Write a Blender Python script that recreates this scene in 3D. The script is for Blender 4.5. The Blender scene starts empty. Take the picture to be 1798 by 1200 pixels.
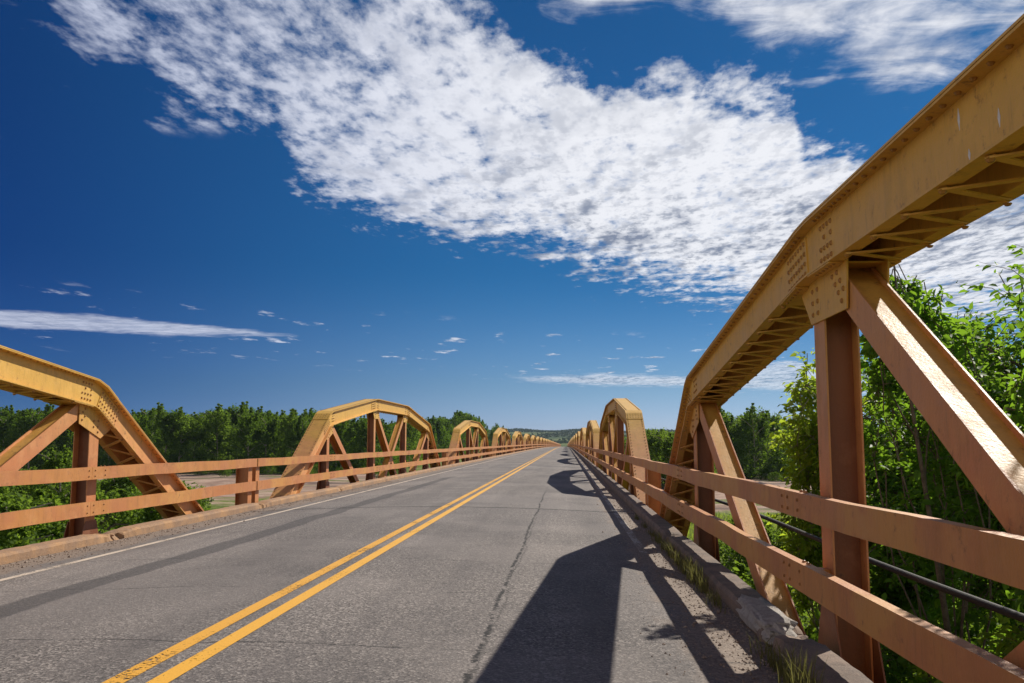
import bpy, math, random
import numpy as np
from mathutils import Vector, Matrix

S = bpy.context.scene
COL = S.collection
R = math.radians

# ------------------------------------------------------------------ camera
cam = bpy.data.cameras.new("camera")
cam.sensor_width = 36.0
cam.lens = 36.0 * 1600.0 / 1798.0
cam.clip_start = 0.05
cam.clip_end = 20000
camo = bpy.data.objects.new("camera", cam)
camo.location = (0, 0, 1.198)
camo.rotation_euler = (math.pi / 2 + 0.11026, 0, 0.05885)
COL.objects.link(camo)
S.camera = camo

# ------------------------------------------------------------------ light
SUN_V = Vector((0.81, 1.06, 1.0)).normalized()
SUN_EL = math.asin(SUN_V.z)
SUN_AZ = math.atan2(SUN_V.x, SUN_V.y)
sun = bpy.data.lights.new("sun", 'SUN')
sun.energy = 5.0
sun.angle = R(0.5)
sun.color = (1.0, 0.93, 0.82)
suno = bpy.data.objects.new("sun", sun)
suno.rotation_euler = SUN_V.to_track_quat('Z', 'Y').to_euler()
COL.objects.link(suno)

S.view_settings.view_transform = 'Standard'
S.view_settings.look = 'None'
S.view_settings.exposure = 0.22
S.view_settings.gamma = 1.0


class NT:
    """small helper for node trees"""
    def __init__(self, tree):
        self.t = tree
        tree.nodes.clear()

    def n(self, typ, **kw):
        nd = self.t.nodes.new(typ)
        for k, v in kw.items():
            if k.startswith('i_'):
                nd.inputs[k[2:].replace('_', ' ')].default_value = v
            else:
                setattr(nd, k, v)
        return nd

    def l(self, a, b):
        self.t.links.new(a, b)

    def val(self, v):
        nd = self.t.nodes.new('ShaderNodeValue')
        nd.outputs[0].default_value = v
        return nd.outputs[0]

    def m(self, op, a, b=None, c=None, clamp=False):
        nd = self.t.nodes.new('ShaderNodeMath')
        nd.operation = op
        nd.use_clamp = clamp
        for i, x in enumerate((a, b, c)):
            if x is None:
                continue
            if isinstance(x, (int, float)):
                nd.inputs[i].default_value = x
            else:
                self.t.links.new(x, nd.inputs[i])
        return nd.outputs[0]

    def mr(self, v, a, b, c=0.0, d=1.0, typ='SMOOTHSTEP'):
        nd = self.t.nodes.new('ShaderNodeMapRange')
        nd.interpolation_type = typ
        nd.clamp = True if typ == 'LINEAR' else nd.clamp
        self.t.links.new(v, nd.inputs[0])
        for i, x in enumerate((a, b, c, d)):
            if isinstance(x, (int, float)):
                nd.inputs[i + 1].default_value = x
            else:
                self.t.links.new(x, nd.inputs[i + 1])
        return nd.outputs[0]

    def mix(self, fac, a, b, blend='MIX'):
        nd = self.t.nodes.new('ShaderNodeMix')
        nd.data_type = 'RGBA'
        nd.blend_type = blend
        if isinstance(fac, (int, float)):
            nd.inputs[0].default_value = fac
        else:
            self.t.links.new(fac, nd.inputs[0])
        for i, x in ((6, a), (7, b)):
            if isinstance(x, tuple):
                nd.inputs[i].default_value = (x + (1,))[:4]
            else:
                self.t.links.new(x, nd.inputs[i])
        return nd.outputs[2]

    def noise(self, vec, scale, detail=4, rough=0.55, dist=0.0):
        nd = self.t.nodes.new('ShaderNodeTexNoise')
        nd.inputs['Scale'].default_value = scale
        nd.inputs['Detail'].default_value = detail
        nd.inputs['Roughness'].default_value = rough
        nd.inputs['Distortion'].default_value = dist
        if vec is not None:
            self.t.links.new(vec, nd.inputs['Vector'])
        return nd.outputs['Fac']

    def vmul(self, vec, s):
        nd = self.t.nodes.new('ShaderNodeVectorMath')
        nd.operation = 'MULTIPLY'
        self.t.links.new(vec, nd.inputs[0])
        nd.inputs[1].default_value = s
        return nd.outputs[0]

    def vadd(self, vec, s):
        nd = self.t.nodes.new('ShaderNodeVectorMath')
        nd.operation = 'ADD'
        self.t.links.new(vec, nd.inputs[0])
        nd.inputs[1].default_value = s
        return nd.outputs[0]

    def curve(self, v, pts, lo, hi):
        """piecewise curve through pts (x, y), x in [lo, hi]"""
        x = self.mr(v, lo, hi, 0.0, 1.0, 'LINEAR')
        nd = self.t.nodes.new('ShaderNodeFloatCurve')
        self.t.links.new(x, nd.inputs['Value'])
        ylo = min(p[1] for p in pts)
        yhi = max(p[1] for p in pts)
        if yhi - ylo < 1e-6:
            yhi = ylo + 1
        c = nd.mapping.curves[0]
        q = [((p[0] - lo) / (hi - lo), (p[1] - ylo) / (yhi - ylo)) for p in pts]
        c.points[0].location = q[0]
        c.points[1].location = q[-1]
        for p in q[1:-1]:
            c.points.new(*p)
        for p in c.points:
            p.handle_type = 'VECTOR'
        nd.mapping.update()
        return self.m('MULTIPLY_ADD', nd.outputs[0], yhi - ylo, ylo)


# ------------------------------------------------------------------ world
world = bpy.data.worlds.new("World")
S.world = world
world.use_nodes = True
W = NT(world.node_tree)
wout = W.n('ShaderNodeOutputWorld')
sky = W.n('ShaderNodeTexSky', sky_type='NISHITA')
sky.sun_disc = False
sky.sun_elevation = SUN_EL
sky.sun_rotation = SUN_AZ
sky.altitude = 400
sky.air_density = 1.0
sky.dust_density = 0.35
sky.ozone_density = 3.0
bg_sky = W.n('ShaderNodeBackground')
bg_sky.inputs['Strength'].default_value = 0.10

tc = W.n('ShaderNodeTexCoord')
sx = W.n('ShaderNodeSeparateXYZ')
W.l(tc.outputs['Generated'], sx.inputs[0])
dx, dy, dz = sx.outputs[0], sx.outputs[1], sx.outputs[2]
dzc = W.m('MAXIMUM', dz, 0.02)
pu = W.m('DIVIDE', dx, dzc)
pv = W.m('DIVIDE', dy, dzc)
cb = W.n('ShaderNodeCombineXYZ')
W.l(pu, cb.inputs[0])
W.l(pv, cb.inputs[1])
P = cb.outputs[0]
# slopes of the view direction against the bridge axis (world space)
dyc = W.m('MAXIMUM', dy, 0.05)
ta = W.m('DIVIDE', dx, dyc)            # tangent of azimuth
te = W.m('DIVIDE', dz, dyc)            # tangent of elevation


def tan_xy(x, y):
    return ((x - 993.3) / 1600.0 * 1.0, (777.0 - y) / 1600.0)


def edge(pts, lo=-0.75, hi=0.65):
    q = []
    for x, y in pts:
        u, v = (x - 899) / 1600.0, -(y - 600) / 1600.0
        pt, yw = 0.11026, -0.05885
        d = (u, math.cos(pt) - v * math.sin(pt), math.sin(pt) + v * math.cos(pt))
        X = d[0] * math.cos(yw) + d[1] * math.sin(yw)
        Y = -d[0] * math.sin(yw) + d[1] * math.cos(yw)
        q.append((X / Y, d[2] / Y))
    q.sort()
    q = [(lo, q[0][1])] + q + [(hi, q[-1][1])]
    return q


# polarised blue: deeper overhead and away from the sun
tint = W.mix(W.mr(dz, 0.0, 0.20, 0, 1), W.mix(W.mr(dz, 0.0, 0.07), (0.36, 0.47, 0.84), (0.29, 0.40, 0.60)), (0.052, 0.240, 0.415))
vd = W.n('ShaderNodeVectorMath', operation='DOT_PRODUCT')
nv = W.n('ShaderNodeVectorMath', operation='NORMALIZE')
W.l(tc.outputs['Generated'], nv.inputs[0])
W.l(nv.outputs[0], vd.inputs[0])
vd.inputs[1].default_value = tuple(SUN_V)
pol = W.mr(vd.outputs['Value'], 0.30, 0.72)
tint = W.mix(pol, W.mix(1.0, tint, (0.16, 0.38, 0.68), 'MULTIPLY'), tint)
W.l(W.mix(1.0, sky.outputs[0], tint, 'MULTIPLY'), bg_sky.inputs['Color'])

# wobble for ragged edges
wob = W.noise(P, 3.2, 6, 0.62)
Q = W.vmul(P, (1.0, 0.5, 1.0))
wob2 = W.noise(W.vadd(P, (7.3, 2.1, 0)), 1.1, 4, 0.55)
wsum = W.m('ADD', W.m('MULTIPLY', W.m('SUBTRACT', wob, 0.5), 0.11), W.m('MULTIPLY', W.m('SUBTRACT', wob2, 0.5), 0.07))
tew = W.m('ADD', te, wsum)


def band(lower, upper, soft_lo, soft_hi, src=None):
    src = src or tew
    lo = W.curve(ta, edge(lower), -0.75, 0.65)
    hi = W.curve(ta, edge(upper), -0.75, 0.65)
    a = W.mr(W.m('SUBTRACT', src, lo), -soft_lo, soft_lo)
    b = W.mr(W.m('SUBTRACT', hi, src), -soft_hi, soft_hi)
    return W.m('MULTIPLY', a, b)


main = band([(0, -60), (60, 10), (130, 100), (240, 120), (330, 185), (480, 235), (520, 320), (700, 392), (900, 418), (1000, 450), (1100, 490), (1300, 528), (1500, 560), (1798, 560)],
            [(0, -200), (600, -170), (800, -60), (900, 40), (1000, 118), (1100, 140), (1180, 120), (1240, 150), (1390, 160), (1410, 230), (1520, 272), (1640, 320), (1798, 330)],
            0.06, 0.065)
topc = band([(900, -20), (1000, 40), (1110, 20), (1180, -10), (1240, 40), (1330, 130), (1480, 140), (1560, 190), (1640, 170), (1700, 110), (1798, 90)],
            [(900, -300), (1798, -300)], 0.07, 0.03)
strip1 = band([(0, 573), (150, 580), (300, 589), (440, 588), (520, 590), (560, 575), (1798, 575)],
              [(0, 546), (150, 553), (260, 565), (430, 581), (520, 592), (560, 600), (1798, 600)], 0.003, 0.003,
              W.m('ADD', te, W.m('MULTIPLY', W.m('SUBTRACT', wob, 0.5), 0.012)))
strip2 = band([(800, 640), (930, 668), (1060, 676), (1240, 678), (1500, 690), (1798, 690)],
              [(800, 660), (930, 664), (1060, 658), (1240, 664), (1330, 640), (1400, 636), (1500, 655), (1798, 655)], 0.003, 0.003,
              W.m('ADD', te, W.m('MULTIPLY', W.m('SUBTRACT', wob, 0.5), 0.012)))
# breakup puffs in the cloud plane
Ps = W.n('ShaderNodeMapping')
Ps.inputs['Rotation'].default_value = (0, 0, R(8))
Ps.inputs['Scale'].default_value = (1.0, 0.50, 1.0)
W.l(P, Ps.inputs[0])
PV = Ps.outputs[0]
puff = W.noise(PV, 9.5, 5, 0.52, 0.0)
puff_s = W.noise(W.vadd(PV, (0.030, 0.024, 0)), 9.5, 5, 0.52, 0.0)
puffM = W.noise(PV, 3.4, 5, 0.52, 0.0)
puffM_s = W.noise(W.vadd(PV, (0.06, 0.05, 0)), 3.4, 5, 0.52, 0.0)
finep = W.noise(PV, 26.0, 5, 0.6, 0.0)
puffL = W.noise(W.vadd(PV, (2.4, 5.5, 0)), 1.6, 3, 0.5, 0.2)
wisp = W.n('ShaderNodeMapping')
wisp.inputs['Rotation'].default_value = (0, 0, R(-30))
wisp.inputs['Scale'].default_value = (0.9, 1.7, 1.0)
W.l(P, wisp.inputs[0])
wn = W.noise(wisp.outputs[0], 3.4, 7, 0.62, 0.8)
pn = W.m('ADD', W.m('MULTIPLY_ADD', finep, 0.30, W.m('MULTIPLY', puff, 0.36)), W.m('ADD', W.m('MULTIPLY', puffM, 0.22), W.m('MULTIPLY', puffL, 0.14)))
# the upper left of the deck is thin and broken, the lower right is closed
thick = W.mr(W.m('SUBTRACT', ta, W.m('MULTIPLY', te, 0.9)), -0.85, -0.15, 0.238, 0.318)
dens_main = W.m('SUBTRACT', W.m('ADD', W.m('MULTIPLY', main, thick), pn), W.m('MULTIPLY', W.mr(te, 0.385, 0.45), 0.030))
a_main = W.mr(dens_main, 0.62, 0.815)
dens_top = W.m('ADD', W.m('MULTIPLY', topc, 0.42), W.m('ADD', W.m('MULTIPLY', wn, 0.6), W.m('MULTIPLY', puff, 0.35)))
a_top = W.mr(dens_top, 0.70, 1.04, 0.0, 0.94)
a_top = W.m('MULTIPLY', a_top, W.mr(topc, 0.0, 0.3))
a_main = W.m('MULTIPLY', a_main, W.mr(main, 0.0, 0.25))
# small scattered scraps
scr = W.noise(W.vadd(Ps.outputs[0], (5.6, 3.2, 0)), 2.6, 7, 0.62)
scr_area = W.m('MAXIMUM',
               band([(0, 230), (380, 230), (420, 235), (560, 235), (561, 120), (1798, 120)], [(0, 100), (340, 110), (560, 150), (561, 110), (1798, 110)], 0.012, 0.02, te),
               band([(50, 600), (1280, 690), (1798, 700)], [(50, 500), (450, 535), (900, 580), (1280, 610), (1798, 620)], 0.012, 0.012, te))
a_scr = W.m('MULTIPLY', W.mr(scr, W.mr(te, 0.2, 0.25, 0.59, 0.565), 0.70, 0.0, 0.85), scr_area)
strn = W.m('MULTIPLY_ADD', wn, 1.3, 0.10)
alpha = W.m('MAXIMUM', a_main, W.m('MAXIMUM', a_top, a_scr))
alpha = W.m('MAXIMUM', alpha, W.m('MULTIPLY', W.m('MAXIMUM', strip1, W.m('MULTIPLY', strip2, 0.75)), strn, clamp=True))
# added fill light: bright broken cloud in the unseen sky behind
back = W.mr(dy, 0.10, -0.15)
a_back_fill = W.m('MULTIPLY', W.m('MULTIPLY', W.mr(pn, 0.42, 0.56), W.mr(dz, 0.62, 0.35)), W.m('MULTIPLY', back, 0.95))
alpha = W.m('MAXIMUM', W.m('MULTIPLY', alpha, W.mr(dy, 0.05, 0.12)), a_back_fill)
alpha = W.m('MULTIPLY', alpha, W.mr(dz, 0.0, 0.03))
# relief of the puffs (bright side towards the sun) and grey thick bases
rel = W.m('ADD', W.m('MULTIPLY', W.m('SUBTRACT', puff, puff_s), 0.9), W.m('MULTIPLY', W.m('SUBTRACT', puffM, puffM_s), 1.1))
thickn = W.m('ADD', W.m('MULTIPLY', puffM, 0.42), W.m('ADD', W.m('MULTIPLY', puff, 0.40), W.m('MULTIPLY', finep, 0.18)))
shm = W.mr(W.m('ADD', W.m('SUBTRACT', thickn, W.m('MULTIPLY', rel, 0.55)), W.m('MULTIPLY', W.m('SUBTRACT', puffL, 0.5), 0.5)), 0.44, 0.68)
lowr = W.mr(te, 0.40, 0.22)      # the lower right part of the deck is greyer
right = W.mr(ta, -0.30, 0.05)
rip = W.mr(W.m('SUBTRACT', finep, W.m('MULTIPLY', rel, 0.5)), 0.46, 0.62)
gfac = W.m('MULTIPLY', W.m('MULTIPLY_ADD', rip, 0.30, W.m('MULTIPLY', shm, 0.85)), W.m('MULTIPLY_ADD', W.m('MULTIPLY', lowr, right), 0.62, 0.30), clamp=True)
ccol = W.mix(gfac, (0.78, 0.79, 0.83), (0.20, 0.235, 0.32))
edgec = W.mix(W.mr(ta, -0.55, 0.1), (0.66, 0.70, 0.82), (1.0, 1.0, 1.0))
ccol = W.mix(1.0, ccol, edgec, 'MULTIPLY')
ccol = W.mix(W.m('MULTIPLY', back, W.mr(dx, 0.05, -0.55, 0.15, 1.0)), ccol, (1.75, 1.62, 1.45))      # unseen clouds brightened to fill shaded steel, strongest from the left
bg_c = W.n('ShaderNodeBackground')
bg_c.inputs['Strength'].default_value = 1.0
W.l(ccol, bg_c.inputs['Color'])
mixs = W.n('ShaderNodeMixShader')
W.l(W.m('MULTIPLY', alpha, 0.96), mixs.inputs[0])
W.l(bg_sky.outputs[0], mixs.inputs[1])
W.l(bg_c.outputs[0], mixs.inputs[2])
W.l(mixs.outputs[0], wout.inputs['Surface'])

# ------------------------------------------------------------------ materials
MATS = {}


def newmat(name):
    m = bpy.data.materials.new(name)
    m.use_nodes = True
    return m, NT(m.node_tree)


def paint(name, base, faded, rust_amt=0.5, rough=0.5, worldz=True, patch=None):
    m, N = newmat(name)
    out = N.n('ShaderNodeOutputMaterial')
    b = N.n('ShaderNodeBsdfPrincipled')
    g = N.n('ShaderNodeNewGeometry')
    oi = N.n('ShaderNodeObjectInfo')
    pos = g.outputs['Position']
    n1 = N.noise(pos, 1.3, 5, 0.6)
    n2 = N.noise(N.vmul(pos, (1, 1, 0.22)), 8.0, 6, 0.68)       # run-off streaks
    n3 = N.noise(pos, 60.0, 4, 0.6)
    n4 = N.noise(N.vadd(pos, (4.1, 0, 2)), 11.0, 8, 0.74)
    n5 = N.noise(N.vadd(pos, (0, 9.1, 2)), 2.6, 7, 0.70)
    n6 = N.noise(N.vmul(N.vadd(pos, (2, 3, 2)), (1, 1, 0.12)), 22.0, 5, 0.7)
    if worldz:
        sp = N.n('ShaderNodeSeparateXYZ')
        N.l(pos, sp.inputs[0])
        hz = N.mr(N.m('ADD', sp.outputs[2], N.m('MULTIPLY', N.m('SUBTRACT', n1, 0.5), 1.4)), 2.0, 0.9)
    else:
        hz = N.mr(n1, 0.42, 0.60)
    c = N.mix(hz, base, faded)
    dark = tuple(x * 0.50 for x in base)
    chalk = tuple(min(0.8, x * 1.12 + 0.05) for x in base)
    c = N.mix(N.m('MULTIPLY', N.mr(n2, 0.46, 0.72), 0.36), c, dark)
    c = N.mix(N.m('MULTIPLY', N.mr(n6, 0.54, 0.72), 0.45), c, dark)
    c = N.mix(N.m('MULTIPLY', N.mr(n5, 0.50, 0.66), 0.40), c, chalk)
    c = N.mix(N.m('MULTIPLY', N.mr(n3, 0.35, 0.7), 0.14), c, tuple(min(1, x * 1.25) for x in faded))
    if patch:
        c = N.mix(N.m('MULTIPLY', N.mr(N.noise(N.vadd(pos, (1, 5, 9)), 0.9, 5, 0.65), 0.52, 0.60), 0.6), c, patch)
    # rust blisters, denser low down and where grime gathers
    ru = N.m('ADD', n4, N.m('MULTIPLY', N.m('SUBTRACT', n5, 0.5), 0.35))
    rust = N.mr(ru, 0.615, 0.70)
    halo = N.mr(ru, 0.54, 0.66)
    c = N.mix(N.m('MULTIPLY', halo, rust_amt * 0.5), c, (0.26, 0.10, 0.03))
    c = N.mix(N.m('MULTIPLY', rust, rust_amt), c, (0.075, 0.028, 0.014))
    N.l(c, b.inputs['Base Color'])
    N.l(N.m('MULTIPLY_ADD', n5, 0.45, rough - 0.20), b.inputs['Roughness'])
    bp = N.n('ShaderNodeBump')
    bp.inputs['Strength'].default_value = 0.4
    bp.inputs['Distance'].default_value = 0.006
    N.l(N.m('ADD', N.m('ADD', n3, N.m('MULTIPLY', n2, 1.2)), N.m('MULTIPLY', n1, 4.0)), bp.inputs['Height'])
    N.l(bp.outputs[0], b.inputs['Normal'])
    N.l(b.outputs[0], out.inputs[0])
    MATS[name] = m
    return m


paint('yellow_paint', (0.64, 0.375, 0.055), (0.62, 0.285, 0.105), 0.55)
paint('rail_paint', (0.51, 0.215, 0.054), (0.47, 0.180, 0.060), 0.45, worldz=False, patch=(0.56, 0.28, 0.065))
paint('flange_paint', (0.56, 0.265, 0.075), (0.53, 0.205, 0.075), 0.5)
paint('rust_shade_paint', (0.26, 0.088, 0.021), (0.20, 0.062, 0.020), 0.9)  # rusty brown, darkened further to paint in the shade on post webs
paint('rivet_rust_shade', (0.34, 0.165, 0.030), (0.30, 0.125, 0.035), 0.7)  # rusty rivet heads, darkened to stand in for the shade around them
paint('diag_paint', (0.62, 0.33, 0.060), (0.62, 0.32, 0.060), 0.55)


def simple(name, col, col2, scale, rough=0.85, bump=0.3, dist=0.01, metal=0.0):
    m, N = newmat(name)
    out = N.n('ShaderNodeOutputMaterial')
    b = N.n('ShaderNodeBsdfPrincipled')
    g = N.n('ShaderNodeNewGeometry')
    n1 = N.noise(g.outputs['Position'], scale, 6, 0.65)
    n2 = N.noise(g.outputs['Position'], scale * 6, 4, 0.65)
    f = N.mr(N.m('MULTIPLY_ADD', n2, 0.35, N.m('MULTIPLY', n1, 0.65)), 0.36, 0.64)
    N.l(N.mix(f, col, col2), b.inputs['Base Color'])
    b.inputs['Roughness'].default_value = rough
    b.inputs['Metallic'].default_value = metal
    bp = N.n('ShaderNodeBump')
    bp.inputs['Strength'].default_value = bump
    bp.inputs['Distance'].default_value = dist
    N.l(N.m('ADD', n1, n2), bp.inputs['Height'])
    N.l(bp.outputs[0], b.inputs['Normal'])
    N.l(b.outputs[0], out.inputs[0])
    MATS[name] = m
    return m


simple('white_mark', (0.6, 0.6, 0.62), (0.75, 0.75, 0.76), 30, 0.8)
simple('pipe_black', (0.006, 0.006, 0.007), (0.014, 0.013, 0.013), 20, 0.75)
simple('bark', (0.10, 0.075, 0.055), (0.20, 0.16, 0.12), 12, 0.9, 0.6, 0.02)
simple('pale_bark', (0.22, 0.18, 0.14), (0.36, 0.31, 0.25), 8, 0.9, 0.5, 0.02)
simple('pebble', (0.20, 0.13, 0.09), (0.42, 0.34, 0.27), 25, 0.9)
simple('pale_concrete', (0.30, 0.27, 0.24), (0.48, 0.44, 0.40), 14, 0.9, 0.8, 0.02)
simple('steel_dark', (0.16, 0.07, 0.03), (0.09, 0.04, 0.02), 6, 0.8)
simple('pier_concrete', (0.34, 0.29, 0.23), (0.22, 0.18, 0.15), 1.5, 0.9)

def kerb_mat(name, A, B):
    # kerb concrete with grime
    m, N = newmat(name)
    out = N.n('ShaderNodeOutputMaterial')
    b = N.n('ShaderNodeBsdfPrincipled')
    g = N.n('ShaderNodeNewGeometry')
    pos = g.outputs['Position']
    n1 = N.noise(pos, 2.2, 6, 0.65)
    n2 = N.noise(pos, 22, 6, 0.7)
    n3 = N.noise(pos, 90, 3, 0.6)
    c = N.mix(N.mr(n1, 0.35, 0.62), A, B)
    c = N.mix(N.m('MULTIPLY', N.mr(n2, 0.55, 0.72), 0.6), c, (0.10, 0.065, 0.045))
    c = N.mix(N.m('MULTIPLY', N.mr(n3, 0.5, 0.7), 0.3), c, (0.52, 0.40, 0.28))
    N.l(c, b.inputs['Base Color'])
    b.inputs['Roughness'].default_value = 0.92
    bp = N.n('ShaderNodeBump')
    bp.inputs['Strength'].default_value = 0.7
    bp.inputs['Distance'].default_value = 0.012
    N.l(N.m('ADD', n2, N.m('MULTIPLY', n3, 0.5)), bp.inputs['Height'])
    N.l(bp.outputs[0], b.inputs['Normal'])
    N.l(b.outputs[0], out.inputs[0])
    MATS[name] = m


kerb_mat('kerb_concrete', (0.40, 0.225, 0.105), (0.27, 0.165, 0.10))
kerb_mat('kerb_shade_grey', (0.24, 0.17, 0.13), (0.14, 0.105, 0.085))  # darker copy of the kerb concrete, with the right side's shade painted in

# road asphalt
m, N = newmat('asphalt')
out = N.n('ShaderNodeOutputMaterial')
b = N.n('ShaderNodeBsdfPrincipled')
g = N.n('ShaderNodeNewGeometry')
pos = g.outputs['Position']
sp = N.n('ShaderNodeSeparateXYZ')
N.l(pos, sp.inputs[0])
X, Y = sp.outputs[0], sp.outputs[1]
fine = N.noise(pos, 110, 3, 0.75)
mid = N.noise(pos, 30, 5, 0.7)
big = N.noise(N.vmul(pos, (1.0, 0.25, 1.0)), 0.8, 5, 0.6)
patch = N.noise(pos, 0.35, 4, 0.55)
vor = N.n('ShaderNodeTexVoronoi')
vor.inputs['Scale'].default_value = 70
N.l(pos, vor.inputs['Vector'])
sepc = N.n('ShaderNodeSeparateColor')
N.l(vor.outputs['Color'], sepc.inputs[0])
c = N.mix(N.mr(fine, 0.36, 0.64), (0.075, 0.066, 0.062), (0.30, 0.262, 0.240))
c = N.mix(N.m('MULTIPLY', N.mr(mid, 0.42, 0.62), 0.35), c, (0.06, 0.053, 0.050))
c = N.mix(N.m('MULTIPLY', N.mr(sepc.outputs[0], 0.62, 0.9), 0.66), c, (0.46, 0.41, 0.375))
c = N.mix(N.m('MULTIPLY', N.mr(sepc.outputs[1], 0.62, 0.9), 0.66), c, (0.026, 0.023, 0.022))
c = N.mix(N.m('MULTIPLY', N.mr(big, 0.40, 0.64), 0.50), c, (0.10, 0.090, 0.088))
c = N.mix(N.m('MULTIPLY', N.mr(N.noise(N.vmul(pos, (3.2, 0.16, 1)), 1.0, 5, 0.6), 0.46, 0.62), 0.34), c, (0.105, 0.092, 0.090))
c = N.mix(N.m('MULTIPLY', N.mr(patch, 0.45, 0.58), 0.30), c, (0.29, 0.255, 0.235))
# oil darkened wheel lanes and edge seal bands : worn marks that stay put
wx = N.m('ADD', X, N.m('MULTIPLY', N.m('SUBTRACT', N.noise(pos, 0.45, 3, 0.5), 0.5), 0.35))


def stripe(x0, w, soft, amt, yend=None, col=(0.045, 0.042, 0.044)):
    global c
    f = N.mr(N.m('ABSOLUTE', N.m('SUBTRACT', wx, x0)), w, w + soft, 1.0, 0.0)
    f = N.m('MULTIPLY', f, N.mr(mid, 0.25, 0.6, 0.55, 1.0))
    if yend is not None:
        f = N.m('MULTIPLY', f, N.mr(Y, yend, yend - 3))
    c = N.mix(N.m('MULTIPLY', f, amt), c, col)


stripe(-4.10, 0.13, 0.06, 0.74, 34)
stripe(-2.36, 0.11, 0.12, 0.25)
stripe(-3.2, 0.25, 0.5, 0.16)
stripe(-0.95, 0.25, 0.5, 0.16)
stripe(0.45, 0.10, 0.35, 0.22)
stripe(-5.6, 0.1, 0.3, 0.3, 70)
# dirt and gravel on both shoulders
dn = N.noise(N.vmul(pos, (1, 0.5, 1)), 2.6, 6, 0.65)
xr = N.m('ADD', X, N.m('MULTIPLY', N.m('SUBTRACT', dn, 0.5), 0.9))
dr = N.mr(xr, 0.62, 0.95)
dirt = N.mix(N.mr(mid, 0.38, 0.62), (0.16, 0.115, 0.085), (0.30, 0.235, 0.185))
dirt = N.mix(N.m('MULTIPLY', N.mr(fine, 0.5, 0.66), 0.6), dirt, (0.40, 0.33, 0.27))
dirt = N.mix(N.m('MULTIPLY', N.mr(N.noise(pos, 45, 4, 0.7), 0.55, 0.66), 0.75), dirt, (0.05, 0.035, 0.028))
c = N.mix(N.m('MULTIPLY', dr, 0.85), c, dirt)
xl = N.m('SUBTRACT', X, N.m('MULTIPLY', N.m('SUBTRACT', dn, 0.5), 1.0))
dl = N.m('MULTIPLY', N.mr(xl, -5.35, -5.65), N.mr(Y, 60, 20, 0.35, 1.0))
c = N.mix(N.m('MULTIPLY', dl, 0.8), c, dirt)


# cracks: long wandering crack in the right lane, slab joints, fine cracks
def crack(coord, x0, w, wander, wscale, amt, gate=None, jag=0.02):
    global c
    wn_ = N.m('MULTIPLY', N.m('SUBTRACT', N.noise(pos, wscale, 3, 0.5), 0.5), wander)
    jg = N.m('MULTIPLY', N.m('SUBTRACT', N.noise(pos, 16, 4, 0.7), 0.5), jag)
    d = N.m('ABSOLUTE', N.m('SUBTRACT', N.m('ADD', N.m('ADD', coord, wn_), jg), x0))
    f = N.mr(d, w, w * 2.4, 1.0, 0.0)
    if gate is not None:
        f = N.m('MULTIPLY', f, gate)
    c = N.mix(N.m('MULTIPLY', f, min(1.0, amt * 1.25)), c, (0.016, 0.014, 0.014))


gate = N.mr(N.noise(pos, 7, 4, 0.6), 0.38, 0.5)
crack(X, -0.53, 0.009, 0.10, 0.5, 0.85, N.m('MULTIPLY', gate, N.mr(Y, 26, 20)), 0.09)
crack(X, -0.50, 0.004, 0.14, 0.8, 0.5, N.mr(Y, 18, 12), 0.12)
yj = N.m('ABSOLUTE', N.m('SUBTRACT', N.m('MODULO', N.m('ADD', Y, 1000 * 30.811 - 17.2 + 15.4), 30.811), 15.4))
crack(yj, 0.0, 0.034, 0.0, 1.0, 0.92, None, 0.03)
for yy, am in ((7.6, 0.6), (5.6, 0.6), (9.6, 0.45), (12.6, 0.5), (14.8, .4), (20.3, .5), (23.3, 0.5), (27.0, .5)):
    crack(Y, yy, 0.006, 0.5, 0.7, am, N.mr(N.noise(N.vadd(pos, (yy, 0, 0)), 0.8, 2, 0.5), 0.46, 0.56), 0.10)
# dark skid scraps
sk = N.noise(N.vmul(pos, (1.8, 6.0, 1.0)), 1.0, 6, 0.75)
c = N.mix(N.m('MULTIPLY', N.mr(sk, 0.665, 0.72), 0.75), c, (0.02, 0.018, 0.018))
N.l(c, b.inputs['Base Color'])
b.inputs['Roughness'].default_value = 0.86
b.inputs['Specular IOR Level'].default_value = 0.35
bp = N.n('ShaderNodeBump')
bp.inputs['Strength'].default_value = 0.55
bp.inputs['Distance'].default_value = 0.006
N.l(N.m('ADD', N.m('MULTIPLY', fine, 0.8), N.m('MULTIPLY', vor.outputs['Distance'], 0.7)), bp.inputs['Height'])
N.l(bp.outputs[0], b.inputs['Normal'])
N.l(b.outputs[0], out.inputs[0])
MATS['asphalt'] = m


def line_mat(name, col, wear, dark=(0.07, 0.062, 0.058)):
    m, N = newmat(name)
    out = N.n('ShaderNodeOutputMaterial')
    b = N.n('ShaderNodeBsdfPrincipled')
    tr = N.n('ShaderNodeBsdfTransparent')
    g = N.n('ShaderNodeNewGeometry')
    pos = g.outputs['Position']
    n1 = N.noise(pos, 38, 6, 0.75, 0.4)
    n2 = N.noise(N.vmul(pos, (1, 0.5, 1)), 2.5, 4, 0.6)
    n3 = N.noise(pos, 90, 3, 0.7)
    w = N.m('ADD', n1, N.m('MULTIPLY', N.m('SUBTRACT', n2, 0.5), 0.55))
    f = N.mr(w, wear, wear + 0.04)
    c = N.mix(N.m('MULTIPLY', N.mr(n3, 0.4, 0.7), 0.30), col, tuple(x * 0.55 for x in col))
    N.l(c, b.inputs['Base Color'])
    b.inputs['Roughness'].default_value = 0.7
    mx = N.n('ShaderNodeMixShader')
    N.l(f, mx.inputs[0])
    N.l(b.outputs[0], mx.inputs[1])
    N.l(tr.outputs[0], mx.inputs[2])
    N.l(mx.outputs[0], out.inputs[0])
    MATS[name] = m


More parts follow.
